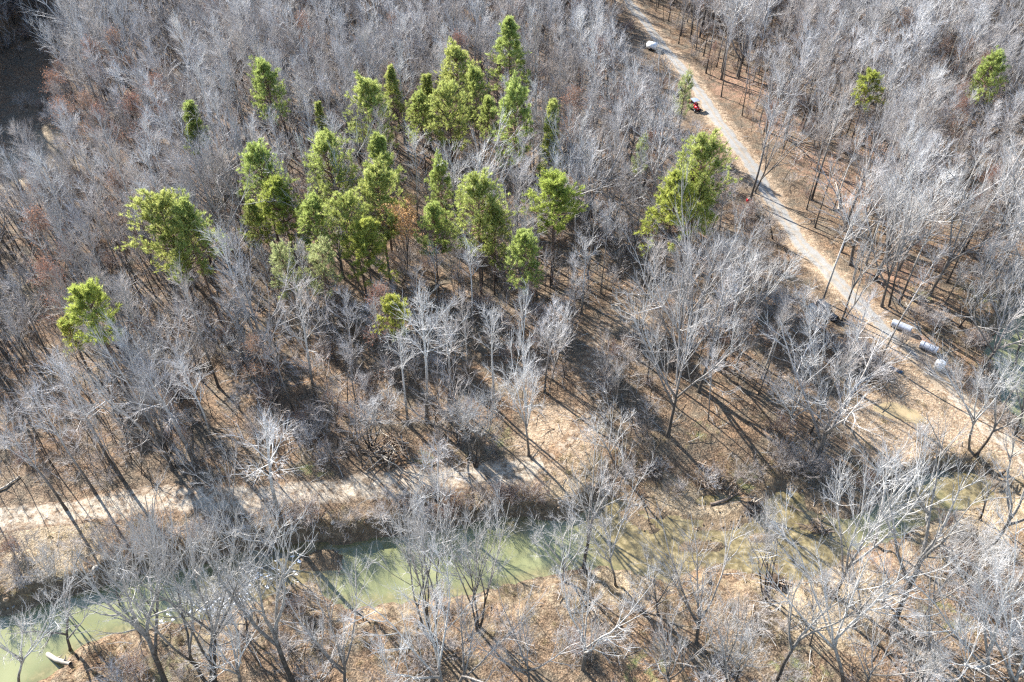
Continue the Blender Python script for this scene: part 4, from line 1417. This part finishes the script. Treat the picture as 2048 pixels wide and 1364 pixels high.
# clods and stones of the cut bank and the bars
def clod(seed, mat):
    r = np.random.default_rng(seed)
    g = Geo()
    k, m = 9, 5
    th = np.linspace(.05, PI - .05, m)
    V = np.stack([np.outer(np.sin(th), np.cos(np.arange(k) * 2 * PI / k)), np.outer(np.sin(th), np.sin(np.arange(k) * 2 * PI / k)), np.repeat(np.cos(th)[:, None], k, 1) * .7], -1).reshape(-1, 3) * .5
    V *= 1 + r.normal(0, .16, (len(V), 1))
    i = (np.arange(m - 1) * k)[:, None]; j = np.arange(k)[None]
    g.add(V, np.stack([i + j, i + k + j, i + k + (j + 1) % k, i + (j + 1) % k], -1).reshape(-1, 4))
    finish('clod', [('lump', g, mat)], 1.0, 1.0)
M_cl1 = plain('brown_bank_soil', (.135, .090, .055), .95, 0, 4, .4)
M_cl2 = plain('tan_bank_soil', (.25, .18, .115), .95, 0, 4, .4)
M_cl3 = plain('grey_stone', (.24, .22, .19), .85, 0, 4, .3)
for i, m_ in enumerate((M_cl1, M_cl1, M_cl2, M_cl3)):
    clod(800 + i, m_)
P = scatter(.62, .5, -75, 95, 26, 95, rf)
P = P[seen(P, 1, 10)]
E = env(P)
nb_ = np.minimum(E['dn'], E['da'])
lowbar = (E['z'] < WZ + .5) & (E['z'] > WZ + .04)
k = np.where((nb_ < 1.5) & (E['dn'] < E['ds']), .62, np.where(lowbar, .20, 0))
keep = (rf.uniform(0, 1, len(P)) < k * (.7 + .5 * waves(P, 5, 7))) & (E['z'] > WZ - .05)
P, zz = P[keep], E['z'][keep]
cf = FORMS['clod']
clods = [dict(x=float(a), y=float(b), z=float(c) + .10, h=float(rf.uniform(.15, .62) if c > WZ + .5 else rf.uniform(.08, .3)), form=cf[int(rf.integers(4))], ws=float(rf.uniform(.8, 1.5)), dx=float(rf.normal(0, .1)), dy=float(rf.normal(0, .1)), spin=float(rf.uniform(0, 6.28))) for (a, b), c in zip(P, zz)]
scatter_object('bank_rubble', clods, 'soil clods and small stones along the cut bank', cf)

# fallen sticks on the forest floor
def stick(seed, mat):
    r = np.random.default_rng(seed)
    g = Geo()
    Pk = grow(r, np.array([[-.8, 0, .05]]), np.array([[1., 0, .03]]), np.array([1.7]), 5, .14, 0)
    tubes(g, Pk, taper(1, 5, [.032], [.012]), 4)
    S, D, L2, _, _ = children(r, Pk, np.array([1.7]), 3, .2, .9, (.4, .9), (.25, .5))
    D[:, 2] = np.abs(D[:, 2]) * .5
    tubes(g, grow(r, S, D, L2, 3, .1, 0), taper(3, 3, np.full(3, .018), np.full(3, .008)), 3)
    finish('stick', [('wood', g, mat)], 1.0, 1.7)
M_st1 = plain('grey_stick_wood', (.36, .33, .29), .8)
M_st2 = plain('brown_stick_wood', (.12, .09, .065), .8)
for i in range(3):
    stick(700 + i, M_st1 if i else M_st2)
P = scatter(1.9, .5, -70, 85, 22, 150, rf)
P = P[seen(P, 1, 10)]
E = env(P)
keep = (rf.uniform(0, 1, len(P)) < .55) & ~E['water'] & (E['road'] > 2.5) & (E['track'] > 1.5) & (E['z'] > WZ + .1)
P, zz = P[keep], E['z'][keep]
sf = FORMS['stick']
sticks = [dict(x=float(a), y=float(b), z=float(c) + .1, h=float(rf.uniform(.5, 1.7)), form=sf[int(rf.integers(3))], ws=1.0, dx=0.0, dy=0.0, spin=float(rf.uniform(0, 6.28))) for (a, b), c in zip(P, zz)]
scatter_object('fallen_sticks', sticks, 'fallen sticks and twigs littering the forest floor', sf)

# white water where the creek breaks over stones
r = np.random.default_rng(44)
fg = Geo()
for cx, cy, n_, sp in ((415, 1222, 26, 1.1), (450, 1208, 40, 1.5), (475, 1200, 22, .9), (335, 1236, 18, 1.3), (545, 1150, 20, 1.6), (585, 1120, 12, 1.0)):
    q = ground(cx, cy, WZ)
    for _ in range(n_):
        c = np.array((q[0] + r.normal(0, sp), q[1] + r.normal(0, sp * .6)))
        k = 7
        a = np.arange(k) * 2 * PI / k
        R_ = r.uniform(.04, .14) * r.uniform(.6, 1.3, k)
        V = np.column_stack([c[0] + R_ * np.cos(a) * 1.7, c[1] + R_ * np.sin(a), np.full(k, WZ + .02)])
        V = np.vstack([V, [c[0], c[1], WZ + .06]])
        fg.add(V, None, [(i, (i + 1) % k, k) for i in range(k)])
fo = bpy.data.objects.new('white_water_foam', fg.mesh('white_water_foam', plain('foam', (.80, .82, .84), .35)))
fo['kind'] = 'stuff'
fo['label'] = 'flecks of white water on the shallow riffle'
col.objects.link(fo)

# ------------------------------------------------------------------ things by the road
def box_geo(g, c, s, rot=0.0, tilt=0.0, bev=0.0):
    x, y, z = np.array(s) / 2
    V = np.array([(-x, -y, -z), (x, -y, -z), (x, y, -z), (-x, y, -z), (-x, -y, z), (x, -y, z), (x, y, z), (-x, y, z)])
    if bev:
        k = 1 - bev
        V[4:, :2] *= k
    if tilt:
        ca, sa = math.cos(tilt), math.sin(tilt)
        V = V @ np.array([[1, 0, 0], [0, ca, sa], [0, -sa, ca]])
    ca, sa = math.cos(rot), math.sin(rot)
    V = V @ np.array([[ca, sa, 0], [-sa, ca, 0], [0, 0, 1]]) + np.array(c)
    g.add(V, [(0, 3, 2, 1), (4, 5, 6, 7), (0, 1, 5, 4), (1, 2, 6, 5), (2, 3, 7, 6), (3, 0, 4, 7)])

def lathe_geo(g, prof, k=24, axis_='z', c=(0, 0, 0), caps=True):
    prof = np.array(prof, float)
    a = np.arange(k) * 2 * PI / k
    V = np.stack([np.outer(prof[:, 0], np.cos(a)), np.outer(prof[:, 0], np.sin(a)), np.repeat(prof[:, 1:2], k, 1)], -1).reshape(-1, 3)
    if axis_ == 'x':
        V = V[:, [2, 0, 1]]
    elif axis_ == 'y':
        V = V[:, [1, 2, 0]]
    n = len(prof)
    i = (np.arange(n - 1) * k)[:, None]
    j = np.arange(k)[None]
    q = np.stack([i + j, i + (j + 1) % k, i + k + (j + 1) % k, i + k + j], -1).reshape(-1, 4)
    g.add(V + np.array(c), q)

def simple(name, geo, mat, parent, smooth_faces=False, label=None):
    return part(name, geo.mesh(name, mat, smooth_faces), parent, label)

M_galv = plain('galvanised_steel', (.40, .41, .44), .45, .3, 2.5, .3)
M_galv_d = plain('dark_band', (.16, .17, .20), .5, .3)
M_white = plain('white_plastic', (.80, .80, .78), .45, 0, 2.5, .08)
M_blackp = plain('black_plastic', (.022, .026, .034), .35, 0, 5, .2)
M_bluep = plain('dark_blue_grey_plastic', (.06, .085, .11), .4, 0, 5, .2)
M_red = plain('red_paint', (.42, .02, .025), .38, 0, 4, .1)
M_redd = plain('dark_red_paint', (.22, .02, .03), .5)
M_canopy = plain('grey_canopy', (.20, .23, .28), .5)
M_rubber = plain('rubber', (.018, .018, .02), .75)
M_orange = plain('orange_paint', (.55, .19, .05), .5)
M_steel = plain('dark_steel', (.06, .06, .065), .45, .5)
M_logw = plain('pale_stripped_wood', (.33, .28, .22), .7, 0, 6, .2)
M_logd = plain('weathered_wood', (.20, .15, .11), .8, 0, 5, .35)
M_soil = plain('dark_clinging_soil', (.055, .038, .026), .95, 0, 3, .4)
M_blue = plain('blue_sheet', (.03, .055, .09), .5, 0, 4, .3)

road_ang = lambda px, py: (lambda i: math.atan2(road[i + 1][1] - road[i - 1][1], road[i + 1][0] - road[i - 1][0]))(int(np.argmin(np.hypot(road[:, 0] - ground(px, py)[0], road[:, 1] - ground(px, py)[1]))))

def culvert(px, py, ang, L, R, label, bands):
    x, y, z = on_ground(px, py)
    o = empty('culvert_pipe', (x, y, z + R * .93), label, 'pipe', 'metal culvert pipes beside the gravel road')
    o.rotation_euler = (0, 0, ang)
    g = Geo()
    n = 33
    s = np.linspace(-L / 2, L / 2, n)
    prof = [(R + .022 * math.cos(i * PI), v) for i, v in enumerate(s)]
    prof = [(R * .93, -L / 2 + .02)] + prof + [(R * .93, L / 2 - .02)]
    lathe_geo(g, prof, 28, 'x')
    lathe_geo(g, [(R * .93, L / 2 - .02), (R * .9, -L / 2 + .02)], 28, 'x')
    simple('shell', g, M_galv, o, True)
    for b in bands:
        g = Geo()
        lathe_geo(g, [(R + .03, b * L - .05), (R + .045, b * L - .05), (R + .045, b * L + .05), (R + .03, b * L + .05)], 28, 'x')
        simple('band', g, M_galv_d, o)
    return o

culvert(1801, 658, math.radians(-38), 2.8, .58, 'plain grey metal culvert pipe lying beside the road under branches', ())
culvert(1855, 700, math.radians(-38), 2.4, .56, 'banded grey metal culvert pipe lying next to the round white tank', (-.32, .02, .30))

x, y, z = on_ground(1877, 735)
o = empty('water_tank', (x, y, z), 'round white tank standing at the roadside beside the culvert pipes', 'tank')
g = Geo()
lathe_geo(g, [(.60, 0), (.66, .05), (.66, .45), (.68, .47), (.68, .53), (.66, .55), (.66, 1.0), (.62, 1.10), (.45, 1.18), (.18, 1.22), (0.001, 1.22)], 28)
simple('shell', g, M_white, o, True)
g = Geo()
lathe_geo(g, [(.17, 1.215), (.17, 1.27), (.14, 1.29), (.001, 1.29)], 18)
simple('lid', g, M_white, o)

def black_pipe(px, py, ang, tilt, L, R, mat, label):
    x, y, z = on_ground(px, py)
    o = empty('plastic_pipe', (x, y, z + R * .9 + abs(math.sin(tilt)) * L / 2), label, 'pipe', 'plastic drain pipes dumped beside the road')
    o.rotation_euler = (0, tilt, ang)
    g = Geo()
    s = np.linspace(-L / 2, L / 2, 41)
    prof = [(R * .88, -L / 2)] + [(R * (1 if (i // 2) % 2 else .94), v) for i, v in enumerate(s)] + [(R * .88, L / 2)]
    lathe_geo(g, prof, 22, 'x')
    simple('ribbed_wall', g, mat, o)
    g = Geo()
    lathe_geo(g, [(R * .88, L / 2), (R * .86, -L / 2)], 22, 'x')
    simple('lining', g, mat, o, True)

black_pipe(1645, 620, math.radians(100), .25, 2.5, .62, M_blackp, 'upright-leaning black ribbed pipe at the top of the dumped heap')
black_pipe(1656, 634, math.radians(-52), 0, 2.8, .55, M_blackp, 'black ribbed pipe lying lowest at the road edge')
black_pipe(1630, 626, math.radians(105), 0, 2.6, .52, M_bluep, 'blue-grey faded pipe on the wood side of the dumped heap')

def sheet(px, py, ang, L, W, label, mat):
    x, y, z = on_ground(px, py)
    n, m = 14, 8
    r = np.random.default_rng(3)
    U, Vv = np.meshgrid(np.linspace(-L / 2, L / 2, n), np.linspace(-W / 2, W / 2, m))
    Z = .18 + .12 * np.sin(U * 5 + Vv * 2) * np.cos(Vv * 7) + r.normal(0, .02, U.shape) - .16 * (np.abs(Vv) / (W / 2)) ** 2
    g = Geo()
    top = np.stack([U, Vv, Z], -1).reshape(-1, 3)
    k = (np.arange(m - 1)[:, None] * n + np.arange(n - 1)[None]).ravel()
    q = np.stack([k, k + 1, k + n + 1, k + n], 1)
    g.add(top, q)
    g.add(top - np.array((0, 0, .02)), q[:, ::-1])
    ob = bpy.data.objects.new('tarp', g.mesh('tarp', mat))
    ob.location = (x, y, z)
    ob.rotation_euler = (0, 0, ang)
    ob['label'] = label
    ob['category'] = 'tarp'
    col.objects.link(ob)
sheet(1792, 740, math.radians(-40), 1.7, .6, 'crumpled dark blue sheet lying at the near road edge', M_blue)

# red tractor with a canopy, bonnet towards the camera
x, y, z = on_ground(1389, 219)
TR = empty('tractor', (x, y, z), 'small red tractor with a grey canopy parked on the gravel road', 'tractor')
TR.rotation_euler = (0, 0, math.radians(18))
g = Geo(); box_geo(g, (0, -.75, .86), (.72, 1.35, .52), bev=.12); box_geo(g, (0, -1.40, .80), (.66, .10, .44)); box_geo(g, (0, -.05, .98), (.80, .25, .62), bev=.1)
simple('bonnet', g, M_red, TR)
g = Geo(); box_geo(g, (0, -.2, .52), (.42, 2.3, .28)); box_geo(g, (0, -1.1, .48), (1.0, .14, .12)); box_geo(g, (0, .62, .62), (1.1, .2, .2))
simple('chassis', g, M_steel, TR)
for s in (-1, 1):
    g = Geo(); box_geo(g, (s * .64, .62, 1.06), (.36, .95, .08)); box_geo(g, (s * .50, .62, .85), (.06, .9, .40))
    simple('fender', g, M_redd, TR)
    w = part('wheel', None, TR)
    w.empty_display_size = .2
    g = Geo(); lathe_geo(g, [(.30, -.16), (.56, -.17), (.62, -.10), (.62, .10), (.56, .17), (.30, .16)], 22, 'x', (s * .66, .62, .60))
    simple('tyre', g, M_rubber, w)
    g = Geo(); lathe_geo(g, [(.001, -.05), (.31, -.08), (.31, .08), (.001, .05)], 16, 'x', (s * .66, .62, .60))
    simple('rim', g, M_white, w)
    w = part('wheel', None, TR)
    g = Geo(); lathe_geo(g, [(.18, -.10), (.34, -.11), (.38, -.06), (.38, .06), (.34, .11), (.18, .10)], 18, 'x', (s * .58, -1.1, .37))
    simple('tyre', g, M_rubber, w)
    g = Geo(); lathe_geo(g, [(.001, -.04), (.19, -.06), (.19, .06), (.001, .04)], 14, 'x', (s * .58, -1.1, .37))
    simple('rim', g, M_white, w)
    g = Geo(); lathe_geo(g, [(.001, -1.47), (.08, -1.46), (.09, -1.42)], 12, 'y', (s * .22, 0, .90))
    simple('headlight', g, M_white, TR)
    g = Geo(); box_geo(g, (s * .46, .75, 1.55), (.06, .06, 1.1)); box_geo(g, (s * .46, .25, 2.05), (.05, 1.0, .05))
    simple('canopy_post', g, M_steel, TR)
g = Geo(); box_geo(g, (0, .62, 1.02), (.46, .46, .12)); box_geo(g, (0, .86, 1.28), (.46, .10, .46))
simple('seat', g, M_rubber, TR)
g = Geo(); a = np.arange(16) * 2 * PI / 16
ringp = np.stack([.19 * np.cos(a), .16 + .10 * np.sin(a), 1.38 + .13 * np.sin(a)], -1)
tubes(g, np.concatenate([ringp, ringp[:1]], 0)[None], np.full((1, 17), .018), 5); box_geo(g, (0, .08, 1.25), (.05, .06, .3))
simple('steering_wheel', g, M_steel, TR)
g = Geo()
n = 9
U, Vv = np.meshgrid(np.linspace(-.72, .72, n), np.linspace(-.55, 1.15, n))
Z = 2.18 - .10 * (U / .72) ** 2 - .06 * ((Vv - .3) / .85) ** 2
top = np.stack([U, Vv, Z], -1).reshape(-1, 3)
k = (np.arange(n - 1)[:, None] * n + np.arange(n - 1)[None]).ravel()
q = np.stack([k, k + 1, k + n + 1, k + n], 1)
g.add(top, q); g.add(top - np.array((0, 0, .05)), q[:, ::-1])
simple('canopy', g, M_canopy, TR, True)
g = Geo(); lathe_geo(g, [(.03, .6), (.035, 1.1), (.05, 1.12), (.05, 1.3), (.02, 1.32)], 8, 'z', (.25, -.7, .4))
simple('exhaust', g, M_steel, TR)
x, y, z = on_ground(1381, 205)
o = empty('orange_implement', (x, y, z), 'small orange implement standing behind the red tractor', 'implement')
g = Geo(); box_geo(g, (0, 0, .55), (.9, .5, .4), bev=.2); simple('hopper', g, M_orange, o)
g = Geo(); box_geo(g, (0, 0, .22), (.7, .12, .34)); box_geo(g, (0, -.4, .3), (.08, .7, .08)); simple('frame', g, M_steel, o)
for s in (-1, 1):
    g = Geo(); lathe_geo(g, [(.001, -.05), (.22, -.06), (.22, .06), (.001, .05)], 16, 'x', (s * .42, 0, .22)); simple('wheel', g, M_rubber, o)

# white box trailer far up the road
x, y, z = on_ground(1303, 99)
o = empty('box_trailer', (x, y, z), 'small white box trailer beside the far gravel road', 'trailer')
o.rotation_euler = (0, 0, math.radians(-28))
g = Geo(); box_geo(g, (0, 0, 1.0), (2.3, 1.5, 1.1)); box_geo(g, (0, 0, 1.57), (2.36, 1.56, .06)); simple('body', g, M_white, o)
g = Geo(); box_geo(g, (0, 0, .42), (2.2, 1.3, .1)); box_geo(g, (-1.5, 0, .42), (1.0, .08, .08)); simple('chassis', g, M_steel, o)
for s in (-1, 1):
    g = Geo(); lathe_geo(g, [(.12, -.09), (.30, -.1), (.33, -.05), (.33, .05), (.30, .1), (.12, .09)], 18, 'y', (.1, s * .72, .33)); simple('wheel', g, M_rubber, o)

# red and yellow fuel can / jugs near the dark pine
x, y, z = on_ground(1497, 404)
o = empty('red_can', (x, y, z), 'red can with a tan top standing in brush beside the dome-topped pine', 'can')
g = Geo(); box_geo(g, (0, 0, .35), (.8, .6, .7), .4, bev=.15); simple('body', g, M_red, o)
g = Geo(); box_geo(g, (0, 0, .80), (.62, .46, .2), .4, bev=.3); simple('top', g, M_logw, o)
g = Geo(); tubes(g, np.array([[(-.2, 0, .88), (-.15, 0, 1.02), (.15, 0, 1.02), (.2, 0, .88)]]), np.full((1, 4), .03), 6); simple('handle', g, M_steel, o)

# logs
def log(px0, py0, px1, py1, r0, r1, mat, label, lift=.1, bend=.15, stubs=3, seed=0, name='fallen_log'):
    a = np.array(on_ground(px0, py0)); b = np.array(on_ground(px1, py1))
    r = np.random.default_rng(seed)
    o = empty(name, tuple(a), label, 'log', 'fallen logs and dead stems')
    t = np.linspace(0, 1, 9)[:, None]
    P = (b - a) * t + np.array((0, 0, 1)) * (r0 * .7 + lift * np.sin(PI * t))
    side = unit(np.cross(b - a, (0, 0, 1)))
    P += side * bend * np.sin(PI * t * 1.3) + r.normal(0, .03, P.shape)
    g = Geo(); tubes(g, P[None], taper(1, 9, [r0], [r1]), 8)
    g.add(np.vstack([P[0], P[0] + side * r0 * .9, P[0] + np.array((0, 0, r0 * .9)), P[0] - side * r0 * .9]), None, [(0, 1, 2), (0, 2, 3)])
    simple('trunk', g, mat, o, True)
    if stubs:
        S, d = at_param(np.repeat(P[None], stubs, 0), r.uniform(.3, .95, stubs))
        D = side_dirs(r, d, r.uniform(.6, 1.1, stubs)); D[:, 2] = np.abs(D[:, 2]) + .2
        B = grow(r, S, unit(D), r.uniform(.5, 1.6, stubs), 4, .15, .05)
        for i in range(stubs):
            g = Geo(); tubes(g, B[i:i + 1], taper(1, 4, [r1 * .7], [.02]), 5); simple('branch', g, mat, o)
    return o

log(1676, 422, 1674, 366, .15, .11, M_logw, 'pale stripped log lying alone on the russet slope', .1, .25, 1, 1)
log(95, 1308, 142, 1332, .28, .20, M_logw, 'short thick tan log at the water edge by the lower creek', .1, .15, 2, 2)
log(-10, 985, 42, 955, .16, .10, M_logw, 'thin broken pale log above the west end of the dirt track', .1, .2, 2, 3)
log(1275, 690, 1312, 742, .14, .08, M_logw, 'slim white fallen stem left of the big grey-crowned tree', .3, .2, 2, 4)
log(1360, 1090, 1515, 1030, .15, .08, M_logd, 'dark driftwood log across the edge of the gravel bar', .15, .5, 4, 5)
log(1575, 1165, 1730, 1215, .16, .07, M_logd, 'long dark log leading away from the uprooted root mass', .2, .3, 4, 6)
log(1420, 1010, 1475, 988, .20, .12, M_logd, 'dark log wedged under the north bank of the small cove', .15, .2, 3, 7)
log(1870, 1340, 1810, 1250, .2, .1, M_logd, 'brown log lying among leaves on the south bank', .15, .3, 3, 8)
log(1560, 1000, 1610, 1030, .13, .06, M_logd, 'thin dark branch lying in the brown inlet', .2, .3, 3, 9)
log(560, 1170, 650, 1225, .14, .06, M_logd, 'dark log stranded beside the white riffle', .2, .3, 4, 10)

def root_mass(px, py, R, label, n=34, name='root_mass', seed=0, mound=True, log_len=0.0):
    x, y, z = on_ground(px, py)
    r = np.random.default_rng(seed)
    o = empty(name, (x, y, z), label, 'root mass' if mound else 'brush pile')
    if mound:
        g = Geo()
        k, m = 18, 9
        th = np.linspace(0, PI * .55, m)
        V = np.stack([np.outer(np.sin(th), np.cos(np.arange(k) * 2 * PI / k)), np.outer(np.sin(th), np.sin(np.arange(k) * 2 * PI / k)), np.repeat(np.cos(th)[:, None], k, 1) * .8], -1).reshape(-1, 3) * R * .7
        V *= 1 + r.normal(0, .09, (len(V), 1))
        i = (np.arange(m - 1) * k)[:, None]; j = np.arange(k)[None]
        g.add(V, np.stack([i + j, i + k + j, i + k + (j + 1) % k, i + (j + 1) % k], -1).reshape(-1, 4))
        simple('soil', g, M_soil, o)
    for i in range(n):
        a = r.uniform(0, 2 * PI); e = r.uniform(.1, 1.2)
        if mound:
            S = np.array([[math.cos(a) * math.cos(e), math.sin(a) * math.cos(e), math.sin(e) * .8]]) * R * .55
            D = S + r.normal(0, .3, (1, 3))
            L = R * r.uniform(.5, 1.1)
        else:
            S = np.array([[r.normal(0, R * .45), r.normal(0, R * .4), r.uniform(.1, .8)]])
            D = np.array([[math.cos(a), math.sin(a), r.normal(0, .28)]])
            S -= D * R * .4
            L = R * r.uniform(.6, 1.5)
        P = grow(r, S, D, np.array([L]), 6, .2, 0)
        P[..., 2] = np.maximum(P[..., 2], .05)
        g = Geo(); tubes(g, P, taper(1, 6, [r.uniform(.05, .13)], [.015]), 5)
        simple('root' if mound else 'branch', g, M_logd if r.uniform() < .7 else M_logw, o)
    return o

root_mass(1548, 1168, 1.7, 'uprooted root mass with dark soil on the south bank', 26, seed=1)
root_mass(1505, 1018, 1.5, 'tangle of dark roots and soil at the tip of the gravel bar', 26, seed=2)
root_mass(1300, 935, 1.3, 'dark root clump on the bank edge above the gravel bar', 18, seed=6)
root_mass(770, 905, 3.2, 'big dark pile of cut branches above the dirt track', 60, 'brush_pile', 3, False)
root_mass(1425, 965, 2.2, 'low heap of grey branches on the bank above the small cove', 40, 'brush_pile', 4, False)
root_mass(1640, 1055, 1.6, 'dark snag of branches caught in the shallow brown reach', 26, 'brush_pile', 5, False)
